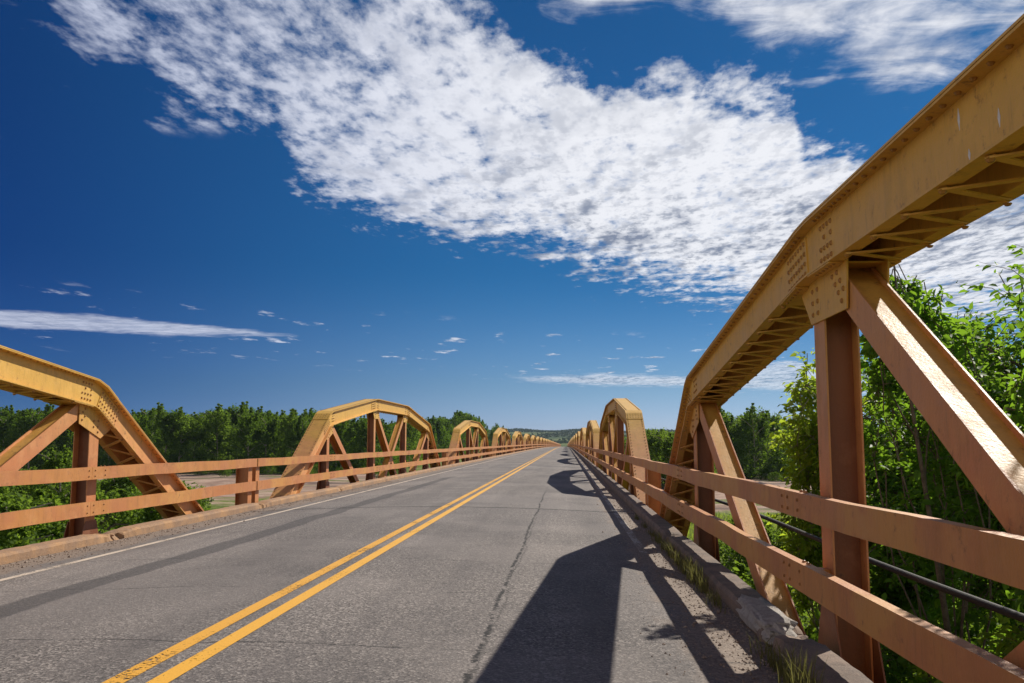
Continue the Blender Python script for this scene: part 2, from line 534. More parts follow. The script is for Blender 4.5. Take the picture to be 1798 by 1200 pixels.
line_mat('line_yellow', (0.78, 0.40, 0.035), 0.63)
line_mat('line_yellow_worn', (0.74, 0.37, 0.035), 0.575)
line_mat('line_white', (0.62, 0.52, 0.42), 0.57)
line_mat('line_white_worn', (0.50, 0.44, 0.38), 0.50)

# ground : meadow and dry sandy river bed
m, N = newmat('ground')
out = N.n('ShaderNodeOutputMaterial')
b = N.n('ShaderNodeBsdfPrincipled')
g = N.n('ShaderNodeNewGeometry')
pos = g.outputs['Position']
sp = N.n('ShaderNodeSeparateXYZ')
N.l(pos, sp.inputs[0])
X, Y = sp.outputs[0], sp.outputs[1]
nb = N.noise(pos, 0.035, 5, 0.6)
nm = N.noise(pos, 0.25, 6, 0.65)
nf = N.noise(pos, 2.2, 6, 0.7)
grass = N.mix(N.mr(nm, 0.35, 0.65), (0.075, 0.12, 0.018), (0.14, 0.185, 0.03))
grass = N.mix(N.m('MULTIPLY', N.mr(nf, 0.45, 0.7), 0.7), grass, (0.22, 0.24, 0.075))
grass = N.mix(N.m('MULTIPLY', N.mr(nf, 0.48, 0.3), 0.6), grass, (0.03, 0.055, 0.01))
sandc = N.mix(N.mr(nm, 0.4, 0.62), (0.42, 0.30, 0.235), (0.25, 0.165, 0.125))
wet = N.mr(N.noise(N.vmul(pos, (0.03, 0.16, 1)), 1.0, 6, 0.62), 0.52, 0.58)
sandc = N.mix(N.m('MULTIPLY', wet, 0.75), sandc, (0.10, 0.075, 0.065))
sm = N.m('MULTIPLY', N.mr(N.m('ADD', Y, N.m('MULTIPLY', N.m('SUBTRACT', nb, 0.5), 130)), 78, 88),
         N.mr(N.m('ADD', Y, N.m('MULTIPLY', N.m('SUBTRACT', N.noise(pos, 0.05, 4, 0.6), 0.5), 40)), 172, 160))
tuft = N.mr(N.noise(N.vmul(pos, (0.12, 0.3, 1)), 1.0, 6, 0.7), 0.56, 0.60)
sm = N.m('MULTIPLY', sm, N.m('SUBTRACT', 1.0, N.m('MULTIPLY', tuft, 0.8)))
# bare sandy patches in the near meadow
bare = N.m('MULTIPLY', N.mr(N.noise(N.vmul(pos, (0.10, 0.16, 1)), 1.0, 5, 0.65), 0.56, 0.62), N.mr(Y, 400, 200))
far = N.mr(Y, 600, 1500)
farc = N.mix(N.mr(N.noise(N.vmul(pos, (1, 0.4, 1)), 0.012, 6, 0.65), 0.42, 0.58), (0.035, 0.065, 0.016), (0.10, 0.125, 0.030))
c = N.mix(N.m('MULTIPLY', bare, 0.75), grass, (0.38, 0.29, 0.20))
c = N.mix(sm, c, sandc)
c = N.mix(far, c, farc)
N.l(c, b.inputs['Base Color'])
b.inputs['Roughness'].default_value = 0.95
b.inputs['Specular IOR Level'].default_value = 0.1
bp = N.n('ShaderNodeBump')
bp.inputs['Strength'].default_value = 0.6
bp.inputs['Distance'].default_value = 0.15
N.l(nf, bp.inputs['Height'])
N.l(bp.outputs[0], b.inputs['Normal'])
N.l(b.outputs[0], out.inputs[0])
MATS['ground'] = m


def leafmat(name, c1, c2, trans, tcol, gloss=0.0):
    m, N = newmat(name)
    out = N.n('ShaderNodeOutputMaterial')
    g = N.n('ShaderNodeNewGeometry')
    oi = N.n('ShaderNodeObjectInfo')
    n1 = N.noise(g.outputs['Position'], 1.1, 3, 0.6)
    rnd = g.outputs['Random Per Island']
    f = N.m('ADD', N.m('MULTIPLY', rnd, 0.55), N.m('MULTIPLY', N.mr(n1, 0.35, 0.65), 0.45))
    c = N.mix(f, c1, c2)
    c = N.mix(N.m('MULTIPLY', oi.outputs['Random'], 0.35), c, tuple(x * 0.6 for x in c1))
    d = N.n('ShaderNodeBsdfPrincipled')
    N.l(c, d.inputs['Base Color'])
    d.inputs['Roughness'].default_value = 0.58 if gloss else 0.75
    d.inputs['Specular IOR Level'].default_value = 0.28 if gloss else 0.15
    t = N.n('ShaderNodeBsdfTranslucent')
    tcl = N.mix(f, tcol, tuple(min(1, x * 1.5) for x in tcol))
    N.l(tcl, t.inputs['Color'])
    mx = N.n('ShaderNodeMixShader')
    mx.inputs[0].default_value = trans
    N.l(d.outputs[0], mx.inputs[1])
    N.l(t.outputs[0], mx.inputs[2])
    N.l(mx.outputs[0], out.inputs[0])
    MATS[name] = m


leafmat('leaf_near', (0.035, 0.10, 0.014), (0.11, 0.205, 0.028), 0.46, (0.24, 0.43, 0.025), 1)
leafmat('leaf_bright', (0.11, 0.18, 0.02), (0.20, 0.28, 0.035), 0.52, (0.45, 0.58, 0.04), 1)
leafmat('leaf_far', (0.024, 0.062, 0.009), (0.080, 0.145, 0.018), 0.38, (0.16, 0.27, 0.016))
leafmat('leaf_far_bright', (0.055, 0.11, 0.014), (0.12, 0.19, 0.026), 0.42, (0.22, 0.34, 0.03))
leafmat('grass_blade', (0.10, 0.16, 0.02), (0.20, 0.24, 0.05), 0.42, (0.35, 0.45, 0.05))
leafmat('dry_grass', (0.08, 0.085, 0.025), (0.18, 0.15, 0.06), 0.3, (0.20, 0.20, 0.05))
leafmat('ridge_wood', (0.020, 0.036, 0.014), (0.035, 0.055, 0.020), 0.1, (0.05, 0.08, 0.02))


# ------------------------------------------------------------------ mesh helpers
class MB:
    def __init__(self):
        self.v = []
        self.f = []
        self.riv = []

    def add(self, vs, fs):
        o = len(self.v)
        self.v.extend([tuple(p) for p in vs])
        self.f.extend([tuple(i + o for i in f) for f in fs])

    def box(self, x0, x1, y0, y1, z0, z1):
        vs = [(x, y, z) for x in (x0, x1) for y in (y0, y1) for z in (z0, z1)]
        self.add(vs, BOXF)

    def prism(self, poly, x0, x1):
        """poly: list of (y, z); extruded between x0 and x1"""
        n = len(poly)
        vs = [(x0, y, z) for y, z in poly] + [(x1, y, z) for y, z in poly]
        fs = [tuple(range(n)), tuple(range(2 * n - 1, n - 1, -1))]
        for i in range(n):
            j = (i + 1) % n
            fs.append((i, i + n, j + n, j))
        self.add(vs, fs)

    def bar(self, a, b, w, t, up):
        """flat bar from a to b, width w (perp. to up), thickness t along up"""
        a, b, up = Vector(a), Vector(b), Vector(up).normalized()
        d = (b - a).normalized()
        s = d.cross(up).normalized() * (w / 2)
        u = up * (t / 2)
        vs = [a - s - u, a - s + u, a + s - u, a + s + u, b - s - u, b - s + u, b + s - u, b + s + u]
        self.add(vs, [(0, 1, 3, 2), (4, 6, 7, 5), (0, 4, 5, 1), (2, 3, 7, 6), (0, 2, 6, 4), (1, 5, 7, 3)])

    def rivet(self, c, n, r=0.017, h=0.013):
        c, n = Vector(c), Vector(n).normalized()
        a = n.orthogonal().normalized()
        b = n.cross(a)
        vs = []
        for k in range(6):
            t = k * math.pi / 3
            vs.append(c + (a * math.cos(t) + b * math.sin(t)) * r)
        for k in range(6):
            t = k * math.pi / 3
            vs.append(c + (a * math.cos(t) + b * math.sin(t)) * r * 0.62 + n * h * 0.78)
        vs.append(c + n * h)
        fs = []
        self.riv.append((len(self.f), len(self.f) + 12))
        for k in range(6):
            j = (k + 1) % 6
            fs.append((k, j, 6 + j, 6 + k))
            fs.append((6 + k, 6 + j, 12))
        self.add(vs, fs)

    def tube(self, pts, rads, sides=6):
        pts = [Vector(p) for p in pts]
        n = len(pts)
        vs, fs = [], []
        prev = None
        for i, p in enumerate(pts):
            d = (pts[min(i + 1, n - 1)] - pts[max(i - 1, 0)]).normalized()
            if prev is None:
                a = d.orthogonal().normalized()
            else:
                a = (prev - d * prev.dot(d))
                a = a.normalized() if a.length > 1e-6 else d.orthogonal().normalized()
            prev = a
            bb = d.cross(a)
            for k in range(sides):
                t = 2 * math.pi * k / sides
                vs.append(p + (a * math.cos(t) + bb * math.sin(t)) * rads[i])
        for i in range(n - 1):
            for k in range(sides):
                j = (k + 1) % sides
                fs.append((i * sides + k, i * sides + j, (i + 1) * sides + j, (i + 1) * sides + k))
        fs.append(tuple(range(sides))[::-1])
        fs.append(tuple((n - 1) * sides + k for k in range(sides)))
        self.add(vs, fs)

    def mesh(self, name, mat, smooth=False):
        me = bpy.data.meshes.new(name)
        me.from_pydata(self.v, [], self.f)
        me.materials.append(MATS[mat])
        if self.riv:
            me.materials.append(MATS['rivet_rust_shade'])
            mi = [0] * len(self.f)
            for a, b in self.riv:
                mi[a:b] = [1] * (b - a)
            me.polygons.foreach_set('material_index', mi)
        me.update()
        if smooth:
            me.polygons.foreach_set('use_smooth', [True] * len(me.polygons))
        return me

    def build(self, name, mat, parent=None, smooth=False):
        o = bpy.data.objects.new(name, self.mesh(name, mat, smooth))
        COL.objects.link(o)
        if parent is not None:
            o.parent = parent
        return o


BOXF = [(0, 1, 3, 2), (4, 6, 7, 5), (0, 4, 5, 1), (2, 3, 7, 6), (0, 2, 6, 4), (1, 5, 7, 3)]


def tag(o, label, cat, group=None, kind=None):
    if label:
        o['label'] = label
    if cat:
        o['category'] = cat
    if group:
        o['group'] = group
    if kind:
        o['kind'] = kind
    return o


def structure(o):
    o['kind'] = 'structure'
    return o


def children(o):
    return [c for c in bpy.data.objects if c.parent == o]


KIDS = {}


def child(o, parent):
    o.parent = parent
    KIDS.setdefault(parent.name, []).append(o)
    return o


def copy_tree(o, parent=None):
    c = o.copy()
    COL.objects.link(c)
    if parent is not None:
        c.parent = parent
    for k in KIDS.get(o.name, []):
        child(copy_tree(k, c), c)
    return c


def empty(name, loc=(0, 0, 0)):
    o = bpy.data.objects.new(name, None)
    o.empty_display_size = 0.3
    o.location = loc
    COL.objects.link(o)
    return o


# ------------------------------------------------------------------ bridge numbers
PAN = 6.1
SPAN = 30.811
Y_END1 = 12.322 + PAN            # far end node of the first span (base at z)
XR, XL = 1.601, -6.409
ZT, ZH, ZB = 2.683, 2.051, -1.33  # cover line: crown, hip, base
NSP = 38
CX = (XR + XL) / 2


def drop(y):
    y0, k, y1 = 100.0, 7.5e-6, 400.0
    if y < y0:
        return 0.0
    if y < y1:
        return -k * (y - y0) ** 2
    return -(k * (y1 - y0) ** 2 + 2 * k * (y1 - y0) * (y - y1))


def camber(x):
    return -0.12 * ((x - CX) / 3.7) ** 2


# ------------------------------------------------------------------ truss
WID = 0.448
NODE = [(0.0, ZB), (PAN, ZH), (2 * PAN, ZT), (3 * PAN, ZT), (4 * PAN, ZH), (5 * PAN, ZB)]


def lerp(a, b, t):
    return (a[0] + (b[0] - a[0]) * t, a[1] + (b[1] - a[1]) * t)


def ln(a, b):
    return math.hypot(b[0] - a[0], b[1] - a[1])


# polyline of the top cover, every corner cut by a short bend
PL = [NODE[0]]
for i in range(1, 5):
    p, q, r = NODE[i - 1], NODE[i], NODE[i + 1]
    cut = 0.13
    a = lerp(q, p, cut / ln(p, q))
    bq = lerp(q, r, cut / ln(q, r))
    PL += [a, bq]
PL.append(NODE[5])


def pnorm(a, b):
    d = (b[0] - a[0], b[1] - a[1])
    l = math.hypot(*d)
    return (d[1] / l, -d[0] / l)   # pointing down/inside


def offs(i, n):
    """point i of PL pushed inwards by n (mitred)"""
    if i == 0:
        nn = pnorm(PL[0], PL[1])
        d = (PL[1][0] - PL[0][0], PL[1][1] - PL[0][1])
        return (PL[0][0] + nn[0] * n, PL[0][1] + nn[1] * n)
    if i == len(PL) - 1:
        nn = pnorm(PL[-2], PL[-1])
        return (PL[-1][0] + nn[0] * n, PL[-1][1] + nn[1] * n)
    n1 = pnorm(PL[i - 1], PL[i])
    n2 = pnorm(PL[i], PL[i + 1])
    m_ = (n1[0] + n2[0], n1[1] + n2[1])
    l = math.hypot(*m_)
    m_ = (m_[0] / l, m_[1] / l)
    k = n / (m_[0] * n1[0] + m_[1] * n1[1])
    return (PL[i][0] + m_[0] * k, PL[i][1] + m_[1] * k)


def ext(mb, x0, x1, n0, n1, i0, i1, cap=True):
    """rectangular profile (x0..x1, n0..n1) along PL points i0..i1"""
    vs = []
    for i in range(i0, i1 + 1):
        a, c_ = offs(i, n0), offs(i, n1)
        vs += [(x0, a[0], a[1]), (x1, a[0], a[1]), (x1, c_[0], c_[1]), (x0, c_[0], c_[1])]
    fs = []
    k = i1 - i0
    for s in range(k):
        for e in range(4):
            f = (e + 1) % 4
            fs.append((s * 4 + e, s * 4 + f, s * 4 + 4 + f, s * 4 + 4 + e))
    fs += [(3, 2, 1, 0), (k * 4, k * 4 + 1, k * 4 + 2, k * 4 + 3)]
    mb.add(vs, fs)


CD = 0.385      # chord depth
WEB0, WEB1 = 0.085, 0.096


def on_seg(i, s, n):
    """point at distance s from PL[i] towards PL[i+1], pushed in by n"""
    a, b2 = PL[i], PL[i + 1]
    q = lerp(a, b2, s / ln(a, b2))
    nn = pnorm(a, b2)
    return (q[0] + nn[0] * n, q[1] + nn[1] * n)


def chord_piece(i0, i1, seg, detail):
    """one member of the top chord or an end post: two channels and a riveted cover"""
    mb = MB()
    ext(mb, 0.0, WID, 0.0, 0.012, i0, i1)
    for sx_ in (0, 1):
        def X_(a, b_):
            return (a, b_) if sx_ == 0 else (WID - b_, WID - a)
        ext(mb, *X_(0.003, WEB0), 0.0145, 0.027, i0, i1)
        ext(mb, *X_(WEB0, WEB1), 0.0145, CD, i0, i1)
        ext(mb, *X_(0.003, WEB0), CD - 0.013, CD - 0.0005, i0, i1)
    if detail:
        L = ln(PL[seg], PL[seg + 1])
        nn = pnorm(PL[seg], PL[seg + 1])
        N3 = Vector((0, nn[0], nn[1]))
        s = 0.08
        while s < L - 0.05:
            for x in (0.045, WID - 0.045):
                p = on_seg(seg, s, 0.0)
                mb.rivet((x, p[0], p[1]), -N3)
                p = on_seg(seg, s, 0.0275)
                mb.rivet((x, p[0], p[1]), N3)
            s += 0.15 if 0.9 < s < L - 0.9 else 0.09
    return mb


def splice(mb, seg, s0, s1, rows, plate, detail):
    """splice plate (optional) and rivet field on the webs near a joint"""
    for side in (0, 1):
        xf = WEB0 if side == 0 else WID - WEB0
        sg = -1 if side == 0 else 1
        if plate:
            p = [on_seg(seg, s0, 0.05), on_seg(seg, s1, 0.05), on_seg(seg, s1, CD - 0.045), on_seg(seg, s0, CD - 0.045)]
            a, b_ = sorted((xf + sg * 0.0005, xf + sg * 0.009))
            mb.prism(p, a, b_)
        if detail:
            off = 0.009 if plate else 0.0
            k = 0
            s = min(s0, s1) + 0.045
            while s < max(s0, s1) - 0.02:
                for r_ in range(rows):
                    if not plate and (k % 2) and r_ == 1:
                        continue
                    n_ = 0.085 + r_ * (CD - 0.17) / (rows - 1)
                    p = on_seg(seg, s, n_)
                    mb.rivet((xf + sg * off, p[0], p[1]), (sg, 0, 0), 0.0185, 0.015)
                s += 0.075
                k += 1


def lacing(seg, pitch, detail):
    mb = MB()
    L = ln(PL[seg], PL[seg + 1])
    nn = pnorm(PL[seg], PL[seg + 1])
    N3 = Vector((0, nn[0], nn[1]))
    tie = 0.55

    def P3(x, s, n):
        q = on_seg(seg, s, n)
        return (x, q[0], q[1])
    s_lo, s_hi = (tie + 0.02, L - tie - 0.02)
    if seg == 0:
        s_lo = 0.9
    if seg == 8:
        s_hi = L - 0.9
    cnt = max(2, int(round((s_hi - s_lo) / pitch)))
    st = (s_hi - s_lo) / cnt
    for k in range(cnt):
        x0, x1 = (0.035, WID - 0.035) if k % 2 == 0 else (WID - 0.035, 0.035)
        n = CD + (0.0055 if k % 2 == 0 else 0.0145)
        mb.bar(P3(x0, s_lo + k * st, n), P3(x1, s_lo + (k + 1) * st, n), 0.045, 0.008, N3)
        if detail:
            q = P3(x0, s_lo + k * st, CD + 0.019)
            mb.rivet(q, N3, 0.02, 0.014)
    for s0 in (s_lo - tie, s_hi):
        if s0 < 0:
            s0 = 0.02
        p = [on_seg(seg, s0 + 0.06, CD + 0.0015), on_seg(seg, s0 + tie, CD + 0.0015), on_seg(seg, s0 + tie, CD + 0.0105), on_seg(seg, s0 + 0.06, CD + 0.0105)]
        if s0 + tie > L + 0.02:
            continue
        mb.prism(p, 0.006, WID - 0.006)
        if detail:
            s = s0 + 0.09
            while s < s0 + tie - 0.04:
                for x in (0.045, WID - 0.045):
                    mb.rivet(P3(x, s, CD + 0.0105), N3, 0.014, 0.01)
                s += 0.075
    return mb


def hsec(p, q, w, xa, xb, t=0.012, s0=0.0, s1=0.0, web=0.0):
    """H section between (y,z) points p and q, flanges in planes xa and xb"""
    mb = MB()
    L = ln(p, q)
    d = ((q[0] - p[0]) / L, (q[1] - p[1]) / L)
    p = (p[0] + d[0] * s0, p[1] + d[1] * s0)
    q = (q[0] - d[0] * s1, q[1] - d[1] * s1)
    n = (-d[1], d[0])
    h = w / 2

    def quad(wd, off=0.0):
        return [(p[0] + n[0] * (off - wd), p[1] + n[1] * (off - wd)), (q[0] + n[0] * (off - wd), q[1] + n[1] * (off - wd)),
                (q[0] + n[0] * (off + wd), q[1] + n[1] * (off + wd)), (p[0] + n[0] * (off + wd), p[1] + n[1] * (off + wd))]
    mb.prism(quad(h), xa, xa + t)
    mb.prism(quad(h), xb - t, xb)
    wb = MB()
    wb.prism(quad(0.005, web), xa + t, xb - t)
    return mb, wb


def gusset(poly, detail, riv):
    mb = MB()
    for side in (0, 1):
        a, b_ = (WEB1 + 0.001, WEB1 + 0.012) if side == 0 else (WID - WEB1 - 0.012, WID - WEB1 - 0.001)
        mb.prism(poly, a, b_)
        if detail:
            for y, z in riv:
                mb.rivet((a if side == 0 else b_, y, z), (-1 if side == 0 else 1, 0, 0), 0.0185, 0.015)
    return mb


def truss_meshes(detail):
    """returns list of (part name, material, MB, [(sub name, material, MB)])"""
    out_ = []
    segs = [(0, 1, 0, 'end_post'), (1, 4, 2, 'top_chord'), (4, 5, 4, 'top_chord'), (5, 8, 6, 'top_chord'), (8, 9, 8, 'end_post')]
    pitch = [0.26, 0.225, 0.225, 0.225, 0.26]
    for k, (i0, i1, seg, nm) in enumerate(segs):
        mb = chord_piece(i0, i1, seg, detail)
        L = ln(PL[seg], PL[seg + 1])
        if nm == 'end_post':
            if seg == 0:
                splice(mb, 0, L - 0.62, L - 0.02, 4, True, detail)
                s_a, s_b = L - 0.36, L - 0.01
            else:
                splice(mb, 8, 0.02, 0.62, 4, True, detail)
                s_a, s_b = 0.01, 0.36
            # cover splice plate with its rivets
            p = [on_seg(seg, s_a, -0.010), on_seg(seg, s_b, -0.010), on_seg(seg, s_b, -0.0005), on_seg(seg, s_a, -0.0005)]
            mb.prism(p, 0.004, WID - 0.004)
            if detail:
                nn = pnorm(PL[seg], PL[seg + 1])
                for a_ in range(3):
                    for b_ in range(6):
                        q = on_seg(seg, s_a + 0.07 + a_ * 0.10, -0.010)
                        mb.rivet((0.045 + b_ * (WID - 0.09) / 5, q[0], q[1]), (0, -nn[0], -nn[1]), 0.014, 0.01)
        elif k == 2:
            splice(mb, 4, 0.0, 0.36, 4, False, detail)
            splice(mb, 4, L - 0.36, L, 4, False, detail)
        elif k == 1:
            splice(mb, 2, L - 0.60, L - 0.01, 4, True, detail)
            splice(mb, 2, 0.0, 0.36, 4, False, detail)
        elif k == 3:
            splice(mb, 6, 0.01, 0.60, 4, True, detail)
            splice(mb, 6, L - 0.36, L, 4, False, detail)
        out_.append((nm, 'yellow_paint', mb, [('lacing', 'yellow_paint', lacing(seg, pitch[k], detail))]))
    xa, xb = 0.112, WID - 0.112
    zb = ZB + 0.12
    # verticals
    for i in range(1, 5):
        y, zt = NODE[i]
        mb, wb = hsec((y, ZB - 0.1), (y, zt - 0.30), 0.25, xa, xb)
        out_.append(('post', 'flange_paint', mb, [('web', 'rust_shade_paint', wb)]))  # web takes the rusty paint that has its shade in the colour
    # diagonals (two outer, two crossing in the middle panel)
    dg = [((PAN, ZH - 0.22), (2 * PAN, zb)), ((4 * PAN, ZH - 0.22), (3 * PAN, zb)),
          ((2 * PAN, ZT - 0.22), (3 * PAN, zb)), ((3 * PAN, ZT - 0.22), (2 * PAN, zb))]
    for j, (p, q) in enumerate(dg):
        e = 0.003 + 0.003 * (j % 2)
        mb, wb = hsec(p, q, 0.195, xa + e, xb - e, s0=0.44, s1=0.05, web=0.062 if j in (0, 2) else -0.062)
        out_.append(('diagonal', 'flange_paint', mb, [('web', 'diag_paint', wb)]))
    # top gussets
    for i in range(1, 5):
        y, zt = NODE[i]
        sg = 1 if i < 3 else -1
        if i in (2, 3):
            poly = [(-0.45, zt - 0.36), (-0.13, zt - 0.68), (0.66, zt - 0.68), (0.70, zt - 0.36)]
            riv = [(-0.07, zt - 0.46), (-0.07, zt - 0.54), (-0.07, zt - 0.62), (0.05, zt - 0.46), (0.05, zt - 0.54), (0.05, zt - 0.62),
                   (0.40, zt - 0.44), (0.46, zt - 0.50), (0.52, zt - 0.56), (0.58, zt - 0.62), (0.50, zt - 0.43), (0.56, zt - 0.49), (0.62, zt - 0.55)]
        else:
            poly = [(-0.52, zt - 0.62), (-0.14, zt - 0.80), (0.44, zt - 0.60), (0.44, zt - 0.28), (-0.1, zt - 0.28)]
            riv = [(-0.06, zt - 0.56), (-0.06, zt - 0.64), (-0.06, zt - 0.71), (0.06, zt - 0.56), (0.06, zt - 0.64),
                   (0.30, zt - 0.40), (0.36, zt - 0.45), (0.30, zt - 0.50), (0.37, zt - 0.55)]
        poly = [(y + sg * a, z) for a, z in poly]
        riv = [(y + sg * a, z) for a, z in riv]
        out_.append(('gusset_plate', 'yellow_paint', gusset(poly, detail, riv), []))
    # bottom gussets
    for i in range(1, 5):
        y = NODE[i][0]
        poly = [(y - 0.62, ZB - 0.15), (y + 0.62, ZB - 0.15), (y + 0.62, ZB + 0.35), (y + 0.14, 0.13), (y - 0.14, 0.13), (y - 0.62, ZB + 0.35)]
        out_.append(('gusset_plate', 'rust_shade_paint', gusset(poly, False, []), []))
    # bottom chord
    mb = MB()
    for a, b_ in ((0.125, 0.135), (WID - 0.135, WID - 0.125)):
        mb.box(a, b_, 0.1, 5 * PAN - 0.1, ZB - 0.19, ZB + 0.09)
    for a, b_ in ((0.135, 0.19), (WID - 0.19, WID - 0.135)):
        mb.box(a, b_, 0.1, 5 * PAN - 0.1, ZB + 0.081, ZB + 0.091)
    out_.append(('bottom_chord', 'rust_shade_paint', mb, []))
    return out_


def make_truss(detail, merged=False):
    if merged:
        mb = MB()
        for nm, mt, m_, subs in truss_meshes(False):
            mb.add(m_.v, m_.f)
            for s_ in subs:
                mb.add(s_[2].v, s_[2].f)
        o = mb.build('bridge_truss', 'yellow_paint')
        return o
    root = empty('bridge_truss')
    for nm, mt, m_, subs in truss_meshes(detail):
        o = child(m_.build(nm, mt), root)
        for sn, smt, sm_ in subs:
            child(sm_.build(sn, smt), o)
    return root


def place_span(o, k, right, x_off=0.0):
    """span k (0 = the one the camera stands in)"""
    y1 = Y_END1 + k * SPAN
    y0 = y1 - 5 * PAN
    z0, z1 = drop(y0), drop(y1)
    ang = math.atan2(z1 - z0, y1 - y0)
    if right:
        o.location = (XR + x_off, y0, z0)
        o.rotation_euler = (ang, 0, 0)
    else:
        o.location = (XL - x_off, y1, z1)
        o.rotation_euler = (-ang, 0, math.pi)


ORD = ['first', 'second', 'third', 'fourth', 'fifth', 'sixth', 'seventh', 'eighth', 'ninth', 'tenth', 'eleventh', 'twelfth']
proto = make_truss(True)
proto_far = None
proto_mid = None
for k in range(NSP):
    for right in (True, False):
        sd = 'right' if right else 'left'
        if k == 0 and right:
            o = proto
        elif k < 4:
            o = copy_tree(proto)
        elif k < 9:
            if proto_mid is None:
                proto_mid = o = make_truss(False)
            else:
                o = copy_tree(proto_mid)
        else:
            if proto_far is None:
                proto_far = o = make_truss(False, True)
            else:
                o = proto_far.copy()
                COL.objects.link(o)
        place_span(o, k, right)
        if k == 0:
            lab = ('huge yellow riveted steel truss rising out of the top right corner' if right else
                   'yellow steel truss cut off by the left edge of the photo')
        elif k < 12:
            lab = f'yellow arched steel truss, {ORD[k]} from the camera on the {sd} of the road'
        else:
            lab = f'tiny distant yellow truss in the {sd} row, beyond its twelfth arch'
        tag(o, lab, 'bridge truss', f'yellow steel trusses along the {sd} side of the road')

for y, z, h in ((3.87, 2.52, 0.10), (3.52, 2.41, 0.08), (3.79, 2.36, 0.055)):
    yl, zl = y - (Y_END1 - 5 * PAN), z
    mb = MB()
    mb.prism([(yl, zl), (yl + 0.012, zl + h * 0.5), (yl + 0.004, zl + h), (yl - 0.008, zl + h * 0.55)], WEB0 - 0.0025, WEB0 - 0.0003)
    child(mb.build('paint_mark', 'white_mark'), proto)

# ------------------------------------------------------------------ guard rails


def wavy(mb, x0, x1, y0, y1, z0, z1, seed):
    """a long bar with the slight bends of a knocked about rail"""
    n = max(2, int((y1 - y0) / 0.45))
    vs, fs = [], []
    for i in range(n + 1):
        y = y0 + (y1 - y0) * i / n
        e = math.sin(math.pi * i / n)
        jz = (0.008 * math.sin(y * 0.9 + seed) + 0.004 * math.sin(y * 2.7 + seed * 2)) * e
        jx = (0.006 * math.sin(y * 1.3 + seed * 3) + 0.004 * math.sin(y * 3.9 + seed)) * e
        vs += [(x0 + jx, y, z0 + jz), (x1 + jx, y, z0 + jz), (x1 + jx, y, z1 + jz), (x0 + jx, y, z1 + jz)]
    for i in range(n):
        for k in range(4):
            j = (k + 1) % 4
            fs.append((i * 4 + k, i * 4 + j, i * 4 + 4 + j, i * 4 + 4 + k))
    fs += [(3, 2, 1, 0), (n * 4, n * 4 + 1, n * 4 + 2, n * 4 + 3)]
    mb.add(vs, fs)


def make_rail():
    """railing of one span, local frame as the truss (x=0 at the cover edge, +x outwards)"""
    root = empty('guard_rail')
    L = 5 * PAN
    gap = SPAN - L
    a, b_ = -gap / 2 + 0.03, L + gap / 2 - 0.03
    for nm, z0, z1 in (('top_rail', 0.702, 0.868), ('bottom_rail', 0.222, 0.405)):
        mb = MB()
        ys = [a] + [i * PAN + 0.35 for i in range(1, 5)] + [b_]
        for i in range(5):
            y0, y1 = ys[i] + (0.003 if i else 0), ys[i + 1] - (0.003 if i < 4 else 0)
            sd_ = i * 1.7 + z0 * 5
            wavy(mb, -0.072, -0.064, y0, y1, z0, z1, sd_)
            wavy(mb, -0.064, -0.006, y0, y1, z1 - 0.010, z1 - 0.0004, sd_)
            wavy(mb, -0.064, -0.006, y0, y1, z0 + 0.0004, z0 + 0.010, sd_)
        for i in range(1, 5):
            for dy_ in (-0.05, 0.05):
                mb.rivet((-0.03, i * PAN + dy_, z1 - 0.002), (0, 0, 1), 0.016, 0.02)
            # clip to the truss post
            mb.box(-0.004, 0.111, i * PAN - 0.05, i * PAN + 0.05, z0 + 0.03, z1 - 0.03)
            for yy_ in (0.27, 0.43):
                for zz_ in (z0 + 0.045, z1 - 0.045):
                    mb.rivet((-0.074, i * PAN + yy_, zz_), (-1, 0, 0), 0.013, 0.010)
            for zz_ in (z0 + 0.05, z1 - 0.05):
                mb.rivet((-0.074, i * PAN, zz_), (-1, 0, 0), 0.013, 0.010)
        child(mb.build(nm, 'rail_paint'), root)
    for y in (0.0 - gap / 2 + 0.22, L + gap / 2 - 0.22):
        end = y < 1 or y > L - 1
        mb = MB()
        t = 0.01
        x0, x1 = (0.001, 0.26) if end else (0.001, 0.12)
        w = 0.11 if end else 0.05
        z0, z1 = (-0.25, 0.80) if end else (-0.10, 0.78)
        if end:
            mb.box(x0, x0 + t, y - w, y + w, z0, z1)
            mb.box(x1 - t, x1, y - w, y + w, z0, z1)
            mb.box(x0 + t, x1 - t, y - 0.005, y + 0.005, z0, z1)
        else:
            mb.box(x0, x0 + t, y - w, y + w, z0, z1)
            mb.box(x0 + t, x1, y - 0.005, y + 0.005, z0, z1)
        child(mb.build('post', 'rail_paint'), root)
    return root


rproto = make_rail()
rfar = None
for k in range(NSP):
    for right in (True, False):
        sd = 'right' if right else 'left'
        if k == 0 and right:
            o = rproto
        elif k < 10:
            o = copy_tree(rproto)
        else:
            if rfar is None:
                mb = MB()
                for z0, z1 in ((0.702, 0.868), (0.222, 0.405)):
                    mb.box(-0.072, -0.01, -0.12, 30.62, z0, z1)
                for y in (0.0, 30.5):
                    mb.box(0.0, 0.12, y - 0.08, y + 0.08, -0.25, 0.8)
                rfar = o = mb.build('guard_rail', 'rail_paint')
            else:
                o = rfar.copy()
                COL.objects.link(o)
        place_span(o, k, right)
        if k == 0:
            lab = ('pinkish two-bar steel guard rail nearest the camera on the right' if right else
                   'sunlit two-bar guard rail at the left edge of the photo')
        elif k < 12:
            lab = f'two-bar steel guard rail section, {ORD[k]} from the camera on the {sd} of the road'
        else:
            lab = f'thin distant guard rail section in the {sd} row beyond the twelfth truss'
        tag(o, lab, 'guard rail', f'guard rail sections along the {sd} side of the road')

